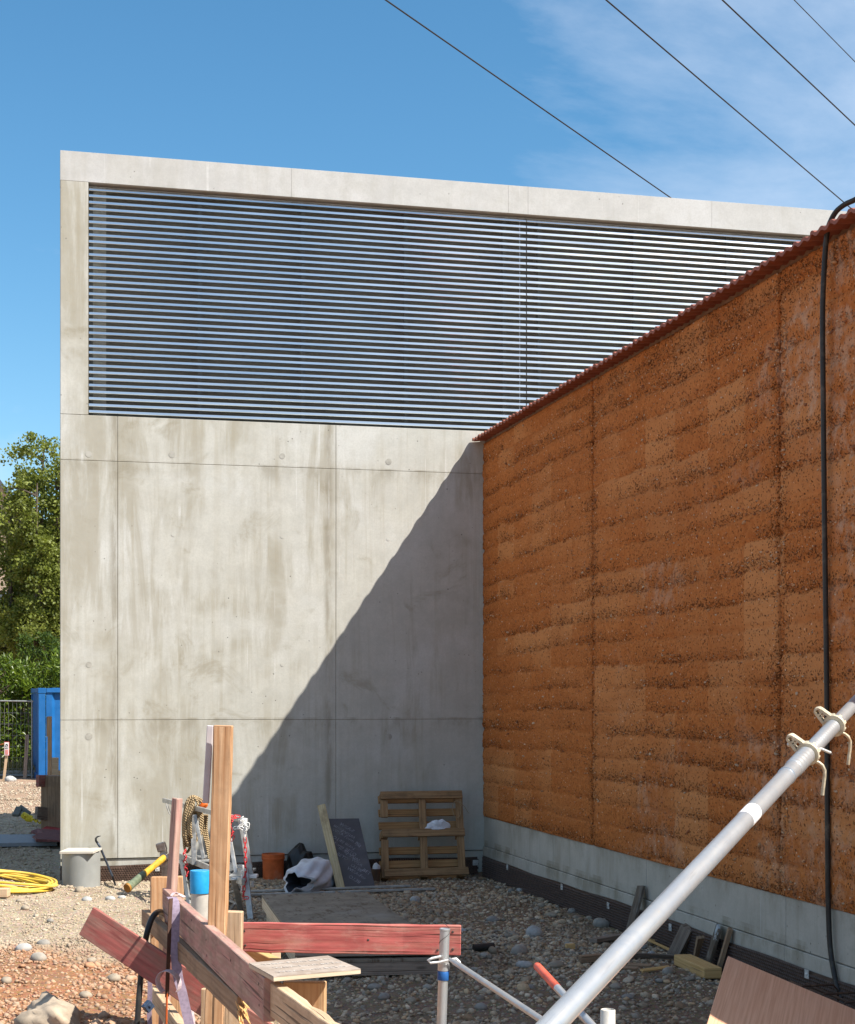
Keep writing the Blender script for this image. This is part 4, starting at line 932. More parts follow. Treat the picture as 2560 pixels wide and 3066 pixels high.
m = MB(); m.slab([foot + V(-.08, -.08, 0), foot + V(.08, -.08, 0), foot + V(.08, .08, 0), foot + V(-.08, .08, 0)], (0, 0, 1), .01); m.build('foot_plate', M['galv'], prop)
m = MB(); hp = ap(t_end); m.box((-.018, hp.y - .07, hp.z - .09), (-.006, hp.y + .07, hp.z + .09)); m.build('head_plate', M['galv'], prop)
if foot.z > .05:
    m = MB(); m.box((foot.x - .2, foot.y - .2, -.1), (foot.x + .2, foot.y + .2, foot.z - .012)); solo(m, 'timber_stack', M['grey_wood'], 'timber packing under the foot of the prop', 'packing', bevel=.005)

# tube post with rail, red tipped rod and a short tube
pt = W(1330, 2836, 7.25)
post = thing('tube_post', 'upright galvanised tube with a band of blue tape in front of the red board', 'post', V(pt.x, pt.y, 0))
bx = W(1322, 3066, 7.25); tx = W(1332, 2781, 7.25); dx_ = (tx - bx).normalized(); base = bx - dx_ * (bx.z + .1) / dx_.z
m = MB(); m.tube([base, tx], .0225, 24); m.lathe([(.0225, -.008), (.0245, -.006), (.0245, 0), (.021, .002), (.0205, -.01)], tx, dx_, 24, cap=False); m.build('tube', M['galv'], post, smooth=40)
tq = lambda py: base + dx_ * ((W(1330, py, 7.25).z - base.z) / dx_.z)
m = MB(); m.lathe([(.0228, 0), (.0262, .001), (.0262, .033), (.0228, .034)], tq(2906), dx_, 24, cap=False); m.build('sleeve', M['galv'], post, smooth=40)
m = MB(); m.lathe([(.0258, 0), (.0266, .002), (.0266, .04), (.0258, .041)], tq(2934), dx_, 24, cap=False); m.build('blue_tape', plain('blue_tape', (.02, .10, .30), .45), post, smooth=40)
hk = tq(2864); m = MB(); m.tube([hk - RIGHT * .012 - FWD * .03 + V(0, 0, .006), hk - RIGHT * .055 - FWD * .035 - V(0, 0, .003), hk - RIGHT * .072 - FWD * .03 - V(0, 0, .012), hk - RIGHT * .06 - FWD * .03 - V(0, 0, .024), hk - RIGHT * .02 - FWD * .034 - V(0, 0, .02), hk + RIGHT * .03 - FWD * .034 - V(0, 0, .008), hk + RIGHT * .055 - FWD * .03 - V(0, 0, .005), hk + RIGHT * .07 - FWD * .03 - V(0, 0, .02), hk + RIGHT * .075 - FWD * .03 - V(0, 0, .042)], .0058, 8); m.build('wire_hook', M['white_plastic'], post, smooth=60)
wr = tq(2800); m = MB(); m.tube([wr + (RIGHT * math.cos(t) - FWD * math.sin(t)) * .0245 + V(0, 0, .02 - .018 * t) for t in np.linspace(-2, 3.2, 18)], .0012, 4); m.build('binding_wire', M['dark'], post)
r0 = W(1347, 2872, 7.2); r1 = W(1640, 3066, 5.6); rd = r1 - r0
m = MB(); m.tube([r0, r0 + rd * .04, r0 + rd * .07, r0 + rd * 1.5], [.008, .010, .0128, .0128], 18)
rail = thing('tube_rail', 'thin galvanised rail running from the taped tube towards the prop', 'rail', r0)
m.build('rail_tube', M['galv'], rail, smooth=40)
e0 = r0 + rd * 1.48; m = MB(); m.cyl(V(e0.x, e0.y, -.1), V(e0.x, e0.y, e0.z + .04), .02, 16); solo(m, 'tube_stub', M['galv'], 'tube holding the near end of the thin rail', 'post', smooth=40)
s0 = W(1606, 2890, 6.6); s1 = W(1790, 3090, 6.0); s2 = s0 + (s1 - s0) * ((s0.z + .1) / (s0.z - s1.z)); q = .36
rod = thing('marker_rod', 'galvanised rod with a bright red painted tip slanting behind the prop', 'rod', V(s2.x, s2.y, 0))
m = MB(); m.cyl(s0 + (s1 - s0) * q, s2, .0165, 18); m.build('rod_shaft', M['galv'], rod, smooth=40)
m = MB(); m.tube([s0, s0 + (s1 - s0) * .02, s0 + (s1 - s0) * (q + .002)], [.012, .0168, .0172], 18); m.build('red_tip', plain('red_paint', (.62, .11, .065), .45), rod, smooth=40)
c_ = W(1820, 3022, 5.6); m = MB(); m.lathe([(.0265, -c_.z - .1), (.0265, -.003), (.024, 0), (.023, -.006)], c_, (0, 0, 1), 24); solo(m, 'tube_stub', plain('pale_tube', (.58, .54, .47), .5, .3), 'top of a short upright tube at the bottom edge, under the prop', 'post', smooth=40)

# plywood sheet, rebar
P0 = W(2180, 2862, 8.1); Pl = W(2117, 3066, 7.38); dl = (Pl - P0)
Pr0 = W(2535, 3066, 7.8); ar = Pr0 - P0; ar = ar - dl * (ar.dot(dl) / dl.length_squared)
nrm = ar.cross(dl).normalized(); 
if nrm.z < 0: nrm = -nrm
g = NT('okoume_plywood', .6, 0, .3); U = g.uv(); n = g.noise(g.map(U, (2, 90, 1)), 1., 5, .6); b2 = g.noise(g.map(U, (1.5, 4, 1)), 1., 4)
c = g.mix(g.rng(n, .3, .7), (.56, .285, .165), (.70, .395, .25)); c = g.mix(g.ma('MULTIPLY', g.rng(b2, .5, .75), .3), c, (.60, .40, .30)); g.col(c); g.bump(n, .15, .002)
ply = thing('plywood_sheet', 'large reddish plywood sheet tilted at the lower right corner', 'plywood', V(P0.x, P0.y, 0))
m = MB(); m.slab([P0, P0 + dl * 2.2, P0 + dl * 2.2 + ar * 2.4, P0 + ar * 2.4], nrm, .018); m.build('face', g.m, ply, bevel=.0015)
for t in (.25, 1.0): 
    b0 = P0 + dl * .3 + ar * t - nrm * .03; m = MB(); m.beam(V(b0.x, b0.y, -.1), b0, .07, .07); m.build('support', M['brown_wood'], ply)
rb = plain('rusty_rebar', (.06, .036, .026), .7, .3, dirt=(.16, .09, .05), sc=30)
rc = W(2530, 3020, 8.3); rbt = thing('rebar_cage', 'dark bundle of rebar with bent stirrups behind the plywood sheet', 'rebar', V(rc.x, rc.y, 0))
yd = V(.15, -.98, -.05)
for i, (ox, oz) in enumerate(((-.04, .02), (.06, .0), (.12, -.06), (-.02, -.10))):
    m = MB(); a = rc + V(ox, .55, oz + .03); b = rc + V(ox + .02, -1.2, oz - .03); m.cyl(a, b, .008, 8); m.build('bar', rb, rbt, smooth=50)
for k in range(6):
    c_ = rc + V(0, .34 - k * .24, .0); m = MB(); m.tube([c_ + V(-.09, 0, -.2), c_ + V(-.09, 0, .03), c_ + V(-.07, 0, .06), c_ + V(.11, .0, .06), c_ + V(.14, 0, .03), c_ + V(.14, 0, -.2)], .006, 7); m.build('stirrup', rb, rbt, smooth=50)
m = MB(); m.box((rc.x - .2, rc.y - 1.2, -.1), (rc.x + .3, rc.y + .6, rc.z - .21)); solo(m, 'timber_pile', M['dark_wood'], 'dark timbers under the rebar by the membrane', 'timber', bevel=.01)

# black hose over the coping
hp = [W(2640, 560, 9.5), W(2600, 575, 9.56), W(2560, 598, 9.62), W(2530, 612, 9.68), W(2505, 632, 9.74), W(2488, 660, 9.78), W(2478, 690, 9.80), W(2472, 740, 9.82), W(2467, 820, 9.84), W(2463, 950, 9.86), W(2465, 1200, 9.88), W(2468, 1500, 9.89), W(2472, 1800, 9.90), W(2478, 2100, 9.9), W(2488, 2350, 9.9), W(2500, 2560, 9.9), W(2518, 2720, 9.9), W(2545, 2850, 9.88), W(2590, 2960, 9.8), W(2650, 3060, 9.65)]
for p in hp:
    if p.x > -.03 and p.z < 4.7: p.x = -.03
hp0 = W(2640, 560, 9.5)
hp = [V(hp0.x + .5, hp0.y - .4, hp0.z - .1)] + hp
def smooth_path(pts, n=6):
    out = []
    for i in range(len(pts) - 1):
        p0 = pts[max(i - 1, 0)]; p1 = pts[i]; p2 = pts[i + 1]; p3 = pts[min(i + 2, len(pts) - 1)]
        for k in range(n):
            t = k / n; out.append(.5 * ((2 * p1) + (-p0 + p2) * t + (2 * p0 - 5 * p1 + 4 * p2 - p3) * t * t + (-p0 + 3 * p1 - 3 * p2 + p3) * t ** 3))
    return out + [pts[-1]]
m = MB(); m.tube(smooth_path(hp), .0165, 12)
solo(m, 'black_hose', M['black_rubber'], 'black hose hanging down over the tile coping and the earth wall', 'hose', smooth=60)

# overhead cables
cabm = plain('black_cable', (.02, .02, .022), .6)
for (a, b, r, lab) in (((1155, 0), (2008, 592), .0205, 'overhead cable meeting the top of the building, leftmost of the four'), ((1815, 0), (2520, 600), .0205, 'overhead cable running down to the bend of the black hose'), ((2163, 0), (2560, 375), .0205, 'overhead cable leaving at the right edge, second from the right'), ((2378, 0), (2560, 185), .0125, 'thinnest overhead cable in the top right corner')):
    D0 = 40.; Z = ZC + HY / F * D0; D1 = (Z - ZC) * F / (HY - b[1]); p = W(a[0], a[1], D0); q = W(b[0], b[1], D1); d = q - p; d.z = 0
    s_ = p - d * 1.5; e_ = p + d * 5.0
    pts = [s_ + (e_ - s_) * t + V(0, 0, .0 if False else 0) for t in np.linspace(0, 1, 24)]
    m = MB(); m.tube(pts, r, 6); solo(m, 'overhead_cable', cabm, lab, 'cable', 'overhead cables', smooth=60)
# ------------------------------------------------------------------ batter boards in the foreground
def board(name, mat, label, p0, p1, h, t, side, cat='board', group=None, z0ext=0, bev=.003):
    """board whose visible face runs p0-p1 along its TOP edge; thickness goes to the `side` direction"""
    p0 = Vector(p0); p1 = Vector(p1); d = (p1 - p0).normalized(); s = Vector(side); s = (s - d * s.dot(d)).normalized(); u = s.cross(d)
    if u.z < 0: u = -u
    m = MB(); c = s * (t / 2) - u * (h / 2); m.rough_beam(p0 + c, p1 + c, t, h, up=u); return solo(m, name, M[mat], label, cat, group, bevel=bev)
SB = RIGHT * .958 + FWD * .285      # away from the visible faces of the long boards
BG = 'boards of the batter frame'
bL = W(486, 2659, 9.0); bR = W(788.5, 2927, 6.08)
dB = (bR - bL).normalized(); sB = (SB - dB * SB.dot(dB)).normalized()
uB = sB.cross(dB); uB = uB if uB.z > 0 else -uB
# upper board with a cut corner
Lb = (bR - bL).length; ch = [(0, 0), (0, -.105), (.10, -.17), (Lb, -.17), (Lb, 0)]
m = MB(); vs = [bL + dB * a + uB * b for a, b in ch] + [bL + dB * a + uB * b + sB * .045 for a, b in ch]
n = len(ch); per = np.cumsum([0] + [math.hypot(ch[(k + 1) % n][0] - ch[k][0], ch[(k + 1) % n][1] - ch[k][1]) for k in range(n)])
uvf = [(a, b) for a, b in ch]
m.add(vs, [tuple(range(n)), tuple(range(n, 2 * n))[::-1]] + [(k, n + k, n + (k + 1) % n, (k + 1) % n) for k in range(n)], [uvf, uvf[::-1]] + [[(ch[k][0], 3 + ch[k][1]), (ch[k][0], 3.045 + ch[k][1]), (ch[(k + 1) % n][0] + .001, 3.045 + ch[(k + 1) % n][1]), (ch[(k + 1) % n][0] + .001, 3 + ch[(k + 1) % n][1])] for k in range(n)])
lb = solo(m, 'long_board', M['pink_wood'], 'long faded reddish board running towards the camera, topmost of the batter frame', 'board', bevel=.003)
aL = W(424, 2716, 9.46); aL.z = .664; aR = W(713, 3054, 6.65); aR.z = .664
dA = (aR - aL).normalized()
# broken board: its near end splintered
board('broken_board', 'brown_wood', 'dirty brown board with a splintered near end under the topmost long board', aL, aR - dA * .02, .098, .045, sB)
sp = MB(); rs = random.Random(3); uA = uB
for k in range(16):
    h = -.098 * (k + .5) / 16; Ln = rs.uniform(.02, .10) + .03 * (k > 8); a = aR - dA * .05 + uA * h + sB * rs.uniform(.004, .04)
    sp.beam(a, a + dA * (.03 + Ln) - uA * rs.uniform(0, .03) - sB * rs.uniform(-.01, .02), rs.uniform(.006, .016), rs.uniform(.006, .012), taper=.25)
brk = [o for o in COL.objects if o.name == 'broken_board'][0]
sp.build('splintered_end', wood('fresh_splinter', (.62, .34, .12), (.78, .50, .22)), brk)
dL = W(790, 2930, 6.18); dR = W(982, 3066, 5.36); dR2 = dL + (dR - dL) * 1.7
board('near_board', 'pine_pale', 'pale clean board below the plywood square, running off the bottom edge', dL, dR2, .128, .045, sB)
eL = W(452, 2953, 9.2); eD = (bR - bL); eD.z = 0; eD.normalize()
board('lower_board', 'pine_pale', 'lower pale rail under the purple strap near the bottom edge', eL, eL + eD * 3.2, .105, .045, sB)
# diagonal red board and its lower neighbour
rL = W(280, 2716, 8.62); rR = W(860, 3098, 8.2); fwd2 = FWD * .95 + RIGHT * .3
board('diagonal_board', 'red_dark', 'dark red diagonal board with a notched left end sloping down behind the straps', rL, rL + (rR - rL) * 1.05, .168, .03, FWD)
# red cross board
rbd = board('red_board', 'red_board', 'bright red stained board crossing horizontally behind the taped tube', W(690, 2762.5, 7.84), W(1380, 2772, 7.76), .1455, .032, FWD)
# stakes and posts
def stake(name, mat, label, top, foot_px, D, w, t, rotz=0, bev=.004, cat='stake', ext=-.25):
    top = W(top[0], top[1], D); low = W(foot_px[0], foot_px[1], D); d = (low - top).normalized(); b = top + d * ((top.z - ext) / -d.z)
    u = (FWD * math.cos(rotz) + RIGHT * math.sin(rotz)); m = MB(); m.rough_beam(b, top, w, t, up=u); return solo(m, name, M[mat], label, cat, bevel=bev)
stake('tall_stake', 'stake', 'tall sawn timber stake rising above the batter boards', (669, 2172), (651, 2740), 7.53, .088, .05, R(4))
p0 = W(625, 2172, 7.60); p1 = W(610, 2405, 7.60); m = MB(); m.beam(p1 + RIGHT * .01, p0 + RIGHT * .008, .030, .025, up=FWD); 
solo(m, 'wrapped_lath', plain('milky_film', (.55, .50, .50), .5, var=.08, sc=8, dirt=(.46, .38, .22), spec=.5), 'pale film wrapped lath fixed to the left side of the tall stake', 'lath', bevel=.003)
stake('short_stake', 'pine_pale', 'short pale stake to the right of the tall one, beside the red board', (702, 2728), (702, 2900), 7.72, .080, .05, R(6))
stake('slim_stake', 'pink_stake', 'slim reddish stake in front of the rope and the stepladder', (531, 2390), (509, 2760), 8.98, .046, .046, R(40))
stake('wide_post', 'stake', 'wide sawn post with growth rings carrying the hammer', (500, 2623), (500, 2800), 9.32, .19, .07, R(-12), cat='post')
stake('square_post', 'pine', 'square timber post under the plywood square', (914, 2936), (914, 3060), 6.38, .168, .05, R(6), cat='post')
stake('plain_stake', 'pine_pale', 'pale stake standing behind the splintered board at the bottom edge', (642, 2960), (642, 3060), 7.9, .125, .05, R(6))
stake('leaning_stake', 'pine_pale', 'thin stake showing between the black hose and the straps', (490, 2730), (490, 3000), 9.15, .05, .04, R(20))
bmz = MB(); bmz.beam(W(738, 2846, 8.3), W(862, 2905, 7.75), .05, .06, up=(0, 0, 1)); solo(bmz, 'yellow_brace', M['yellow_wood'], 'yellow brace slanting under the left end of the red board', 'brace', bevel=.003)
bmz = MB(); bmz.beam(W(826, 2866, 8.2), W(800, 2856, 8.9), .05, .06); solo(bmz, 'brace_offcut', M['pine_pale'], 'small pale timber end under the red board beside the yellow brace', 'timber offcut', bevel=.003)
# nail heads and mud splashes on the two main boards
nailm = plain('nail_head', (.10, .085, .075), .5, .6)
def nails(ob, pts, n, name='nail_head', r=.006, mat=None):
    for p in pts:
        m = MB(); m.lathe([(r, -.002), (r, .0012), (r * .6, .002)], p, n, 8); m.build(name, mat or nailm, ob)
rng_ = random.Random(6)
nails(lb, [bL + dB * a + uB * b for a, b in ((.16, -.04), (.17, -.12), (.55, -.05), (.56, -.13), (1.15, -.03), (1.62, -.06), (1.64, -.13), (2.30, -.05), (2.95, -.04), (2.96, -.12))], -sB)
r0_ = W(690, 2762.5, 7.84); r1_ = W(1380, 2772, 7.76)
nails(rbd, [r0_.lerp(r1_, t) + V(0, 0, z) - FWD * .001 for t, z in ((.965, -.03), (.965, -.115), (.90, -.12), (.06, -.04), (.065, -.11), (.60, -.075))], -FWD)
# plywood square
q = [W(819, 2930, 5.97), W(1080, 2907, 6.14), W(982, 2867, 6.46), W(745, 2889, 6.28)]; zz = .868
for p in q: p.z = zz
pq = thing('plywood_square', 'square plywood offcut lying flat on the post and the long board', 'plywood', sum(q, V(0, 0, 0)) / 4)
g = NT('film_faced_ply', .6, 0, .3); P = g.obj(); n = g.noise(P, 9, 5, .6); c = g.mix(g.rng(n, .35, .7), (.30, .235, .185), (.40, .33, .27)); c = g.mix(g.ma('MULTIPLY', g.rng(g.noise(g.map(P, (14, 34, 1), rot=(0, 0, .4)), 1., 3), .54, .62), .2), c, (.62, .58, .53)); g.col(c)
m = MB(); m.slab(q, (0, 0, 1), .004); m.build('printed_face', g.m, pq)
pale_print = plain('pale_print', (.52, .47, .42), .8, var=.2, sc=40); qx = (q[1] - q[0]).normalized(); qy = V(0, 0, 1).cross(qx)
for a_, b_, t_ in ((.50, .22, 'WISA-Form BETO'), (.55, .50, 'WISA-Form BETO'), (.50, .78, 'WISA-Form BETO')): text_mesh('printed_lettering', t_, .038, pale_print, pq, q[0] + (q[1] - q[0]) * a_ + (q[3] - q[0]) * b_, qx, qy, .0003)
m = MB(); m.slab([p - V(0, 0, .0042) for p in q], (0, 0, 1), .0155); m.build('ply_core', M['ply_side'], pq, bevel=.001)

# ------------------------------------------------------------------ straps, cord and the bent black hose
sl = plain('lavender_webbing', (.30, .235, .30), .8, var=.1, sc=60); slp = plain('pale_webbing', (.50, .40, .42), .8, var=.1, sc=60)
ribw = lambda px, D: RIGHT * (px / F * D)
st = [(513, 2686, 8.3, 9), (522, 2700, 8.24, 12), (524, 2735, 8.2, 16), (522, 2805, 8.18, 25), (526, 2860, 8.16, 27), (533, 2925, 8.14, 27), (544, 2965, 8.12, 27), (556, 3020, 8.1, 29), (568, 3075, 8.08, 32), (580, 3140, 8.05, 32)]
m = MB(); m.ribbon(smooth_path([W(a, b, D) for a, b, D, w in st], 3), RIGHT * .05, .003); solo(m, 'purple_strap', sl, 'broad purple strap hanging down over the long board', 'strap')
st = [(515, 2692, 8.35), (521, 2684, 8.5), (532, 2686, 8.6), (552, 2697, 8.62)]
m = MB(); m.ribbon(smooth_path([W(a, b - 4, D) + V(0, 0, .012) for a, b, D in st], 3), FWD * .03 + RIGHT * .012, .004)
solo(m, 'strap_loop', slp, 'pale strap loops lying over the top edge of the long board', 'strap')
m = MB(); m.ribbon([W(a, b, 8.14) for a, b in ((512, 2690), (508, 2760), (505, 2850), (502, 2920), (500, 2985))], FWD * .028 + RIGHT * .014, .003); solo(m, 'narrow_strap', plain('brown_webbing', (.10, .055, .04), .8), 'thin dark strap seen edge on, left of the purple strap', 'strap')
m = MB(); m.tube([W(a, b, 8.12) for a, b in ((500, 2975), (499, 3020), (498, 3080), (497, 3160))], .0055, 7); solo(m, 'orange_twine', plain('orange_cord', (.50, .10, .02), .7), 'orange twine hanging below the thin dark strap', 'twine', smooth=60)
m = MB(); c_ = W(505, 2942, 8.05); m.ribbon([c_ + RIGHT * (.055 * math.cos(t)) + V(0, 0, .060 * math.sin(t) - .012 * math.cos(t)) for t in np.linspace(-.6, 4.2, 20)], FWD * .05 + RIGHT * .012, .003); solo(m, 'strap_ring', slp, 'pale strap end curled into a ring beside the thin dark strap', 'strap')
m = MB(); m.ribbon([W(a, b, 8.6) for a, b in ((552, 2880), (560, 2930), (571, 3000), (580, 3080), (584, 3150))], RIGHT * .016 + FWD * .03, .003); solo(m, 'hanging_strap', slp, 'narrow pale strap hanging right of the purple one', 'strap')
m = MB(); m.ribbon([W(a, b, 8.75) for a, b in ((449, 2900), (449, 2970), (447, 3030), (450, 3110))], RIGHT * .026, .003); solo(m, 'left_strap', sl, 'purple strap hanging behind the bent black hose', 'strap')
m = MB(); m.beam(W(436, 3004, 8.6), W(450, 3022, 8.62), .035, .05); m.cyl(W(430, 3010, 8.6), W(452, 3012, 8.6), .012, 10); solo(m, 'ratchet_buckle', plain('blue_buckle', (.06, .09, .15), .4, .4), 'blue ratchet buckle on the strap by the black hose', 'buckle', bevel=.002)
bh = [W(540, 2860, 9.4), W(515, 2780, 9.4), W(499, 2745, 9.25), W(488, 2733, 9.1), W(476, 2730, 9.0), W(463, 2738, 8.9), W(452, 2756, 8.85), W(441, 2790, 8.8), W(431, 2840, 8.8), W(425, 2890, 8.8), W(418, 2965, 8.78), W(411, 3066, 8.75), W(404, 3200, 8.7)]
m = MB(); m.tube(smooth_path(bh, 5), .0165, 14); solo(m, 'bent_hose', M['black_rubber'], 'scuffed black hose bent over the broken board', 'hose', smooth=60)

# ------------------------------------------------------------------ hammer standing on the wide post
ht = W(490, 2612, 9.30); ht.z = W(500, 2623, 9.32).z
ham = thing('hammer', 'heavy hammer with a yellow and green handle balanced on the wide post', 'hammer', ht)
k = 9.3 / F; hz = lambda py: (HY - py) * k + ZC
stl = plain('hammer_steel', (.26, .24, .22), .38, .9, var=.2, dirt=(.10, .075, .06), sc=30)
cH = lambda px, py, D=9.3: W(px, py, D)
m = MB(); m.beam(cH(487, 2548), cH(480, 2523), .050, .052, up=RIGHT); m.beam(cH(492, 2566), cH(488, 2542), .042, .042, up=RIGHT, taper=.9); m.build('striking_face', stl, ham, bevel=.004)
m = MB(); m.lathe([(.010, -.030), (.026, -.024), (.029, 0), (.026, .024), (.010, .030)], cH(493, 2567), (cH(480, 2572, 9.2) - cH(493, 2567)), 18); m.build('eye', stl, ham, smooth=50)
m = MB(); b1 = cH(490, 2621); b1.z = ht.z + .001; b2 = cH(499, 2621); b2.z = ht.z + .001
m.beam(cH(490, 2575), b1, .016, .022, up=RIGHT); m.beam(cH(498, 2575), b2, .014, .022, up=RIGHT); m.build('claw', stl, ham, bevel=.003)
h0 = cH(491, 2568, 9.28); h1 = cH(380, 2660, 8.95); hd = h1 - h0
m = MB(); m.tube([h0, h0 + hd * .1, h0 + hd * .3, h0 + hd * .56], [.0165, .0175, .0155, .0175], 16, flat=1.2); m.build('handle', plain('yellow_fibre_handle', (.58, .33, .03), .5, dirt=(.40, .26, .10), sc=40), ham, smooth=50)
m = MB(); m.tube([h0 + hd * .555, h0 + hd * .6, h0 + hd * .85, h0 + hd * .965], [.0185, .0195, .020, .0235], 16, flat=1.2); m.build('grip', plain('green_grip', (.135, .165, .10), .6, dirt=(.28, .26, .17), sc=40), ham, smooth=50)
m = MB(); m.tube([h0 + hd * .964, h0 + hd * 1.0], [.0235, .0225], 16, flat=1.2); m.build('handle_butt', plain('amber_butt', (.33, .16, .03), .5), ham, smooth=50)

# ------------------------------------------------------------------ blue capped pipe
c_ = W(600, 2640, 12.); c_.z = 0; zt_ = W(600, 2606, 12.).z; zb_ = W(600, 2674, 12.).z
cp = thing('capped_pipe', 'beige upright pipe with a bright blue cap behind the tall stake', 'pipe', c_)
m = MB(); m.lathe([(.070, -.1), (.070, zb_ + .01)], c_, n=32); m.build('pipe', plain('beige_pvc', (.46, .43, .38), .5, var=.05), cp, smooth=40)
m = MB(); m.lathe([(.072, zb_), (.078, zb_ + .002), (.078, zt_ - .006), (.075, zt_)], c_, n=32); m.build('blue_cap', plain('blue_cap', (.02, .30, .60), .42, var=.06), cp, smooth=40)
for dz in (0, .012): pass

# ------------------------------------------------------------------ folding work platform with rope and chain
lad = thing('work_platform', 'folding aluminium work platform behind the stakes with rope and chain on its rail', 'work platform', W(640, 2720, 14.6) * 1.0)
lad.location.z = 0
def bar(a, b, w, h, name, mat='alu', up=(0, 0, 1)):
    m = MB(); m.beam(W(*a), W(*b), w, h, up=up); return m.build(name, M[mat], lad, bevel=.003)
bar((490, 2396, 16.3), (738, 2458, 14.0), .03, .045, 'guard_rail')
bar((538, 2562, 16.0), (728, 2641, 13.75), .03, .055, 'platform_rail'); bar((612, 2568, 15.9), (754, 2612, 14.1), .03, .055, 'platform_rail')
for t in np.linspace(.12, .92, 5):
    a = W(538, 2562, 16.0).lerp(W(728, 2641, 13.75), t); b = W(612, 2568, 15.9).lerp(W(754, 2612, 14.1), t); m = MB(); m.beam(a + V(0, 0, .02), b + V(0, 0, .02), .16 if t > .6 else .05, .02); m.build('deck_slat', M['alu'], lad, bevel=.002)
bar((722, 2452, 14.0), (750, 2617, 13.98), .055, .035, 'upright', up=FWD); bar((688, 2508, 14.2), (708, 2620, 14.1), .034, .025, 'upright', up=FWD); bar((584, 2440, 15.2), (610, 2572, 15.1), .034, .03, 'upright', 'alu_dark', up=FWD); bar((578, 2440, 15.4), (582, 2590, 15.3), .05, .03, 'upright', 'alu_dark', up=FWD)
def leg(a, py, px, D, w, t, mat='alu'):
    p = W(*a); q = W(px, py, D); q.z = float(gz(q.x, q.y)); m = MB(); m.beam(q, p, w, t, up=FWD); m.build('leg', M[mat], lad, bevel=.003)
leg((541, 2566, 16.0), 2705, 567, 14.9, .040, .025); leg((700, 2630, 13.9), 2727, 723, 14.35, .050, .03); leg((734, 2600, 13.9), 2755, 751, 13.8, .050, .035); leg((676, 2600, 14.3), 2694, 684, 15.0, .03, .02, 'alu')
bar((686, 2672, 14.7), (724, 2660, 14.0), .02, .02, 'cross_brace', 'alu_dark'); bar((682, 2693, 14.8), (708, 2707, 14.4), .03, .012, 'foot_bracket'); bar((690, 2725, 14.3), (706, 2703, 14.5), .02, .02, 'cross_brace', 'alu_dark')
m = MB(); c_ = W(754, 2618, 13.95); m.slab([c_ + RIGHT * -.07 - FWD * .05, c_ + RIGHT * .05 - FWD * .06, c_ + RIGHT * .052 + FWD * .06, c_ + RIGHT * -.06 + FWD * .06], (0, 0, 1), .03); m.lathe([(.018, -.06), (.022, 0)], c_ - V(0, 0, .05), n=12); m.build('corner_bracket', M['white_plastic'], lad, bevel=.006)
m = MB(); m.tube([W(497, 2402, 16.28), W(500, 2418, 16.25), W(507, 2436, 16.25), W(512, 2442, 16.25), W(513, 2436, 16.25), W(506, 2420, 16.25), W(503, 2404, 16.28)], .006, 6); m.build('latch', M['alu_dark'], lad, smooth=60)
m = MB(); m.box(W(731, 2462, 13.98) - V(.035, .02, .03), W(731, 2462, 13.98) + V(.025, .03, .03)); m.build('rail_cap', M['white_plastic'], lad, bevel=.006)
# rope hank over the rail, tied with orange tape
g = NT('manila_rope', .9, 0, .15); U = g.uv(); tw_ = g.n('ShaderNodeTexWave', {'Vector': g.map(U, (1, .8, 1), rot=(0, 0, .0)), 'Scale': 26., 'Distortion': 1.2}, wave_type='BANDS', bands_direction='DIAGONAL').outputs['Fac']
c = g.mix(g.rng(tw_, .15, .8), (.20, .135, .07), (.46, .345, .20)); c = g.mix(g.ma('MULTIPLY', g.rng(g.noise(g.obj(), 8, 4), .5, .7), .35), c, (.24, .17, .10)); g.col(c); g.bump(tw_, .9, .008); M['rope'] = g.m
rs = random.Random(12); tie = W(614, 2410, 15.5)
rope = thing('rope_coil', 'thick coil of manila rope hung over the platform rail', 'rope', W(575, 2550, 15.6))
for k in range(11):
    f = k / 10; D = 15.45 + rs.uniform(-.07, .10); xl = 546 + 6 * rs.random() + 30 * f * rs.random(); xr = xl + rs.uniform(16, 34); yb = 2552 - rs.uniform(0, 38) - 20 * f; yt = 2384 + 6 * rs.random()
    pts = [tie + V(0, rs.uniform(-.04, .04), rs.uniform(-.02, .03)), W(596 - 6 * rs.random(), yt + 4 + 4 * f, D - .03), W(572 + 10 * f, yt + 4 * f, D - .06), W(xl + 8 + 14 * f, yt + 18 + 6 * f, D - .08), W(xl + 2, 2440, D - .08), W(xl, 2490, D - .06), W(xl + 2, yb - 18, D - .04), W((xl + xr) / 2, yb, D), W(xr, yb - 16, D + .03), W(xr + 4, 2490, D + .05), W(xr + 8, 2450, D + .06), W(600, 2420, D + .06)]
    m = MB(); m.tube(smooth_path(pts, 5), .0135, 8); m.build('rope_loop', M['rope'], rope, smooth=70)
for k in range(3):
    m = MB(); m.tube(smooth_path([W(612 + 4 * k, 2440, 15.6), W(606 + 6 * k, 2480, 15.65), W(618 + 4 * k, 2530, 15.6), W(628 + 3 * k, 2580, 15.5), W(640 + 8 * k, 2600, 15.4), W(690 + 6 * k, 2640, 14.8)], 5), .0125, 8); m.build('rope_tail', M['rope'], rope, smooth=70)
m = MB(); m.tube([W(616, 2398, 15.42), W(614, 2408, 15.40), W(606, 2416, 15.40), W(600, 2420, 15.42)], [.018, .032, .036, .03], 10); m.build('orange_tape', plain('orange_tape', (.72, .14, .02), .5), rope, smooth=50)
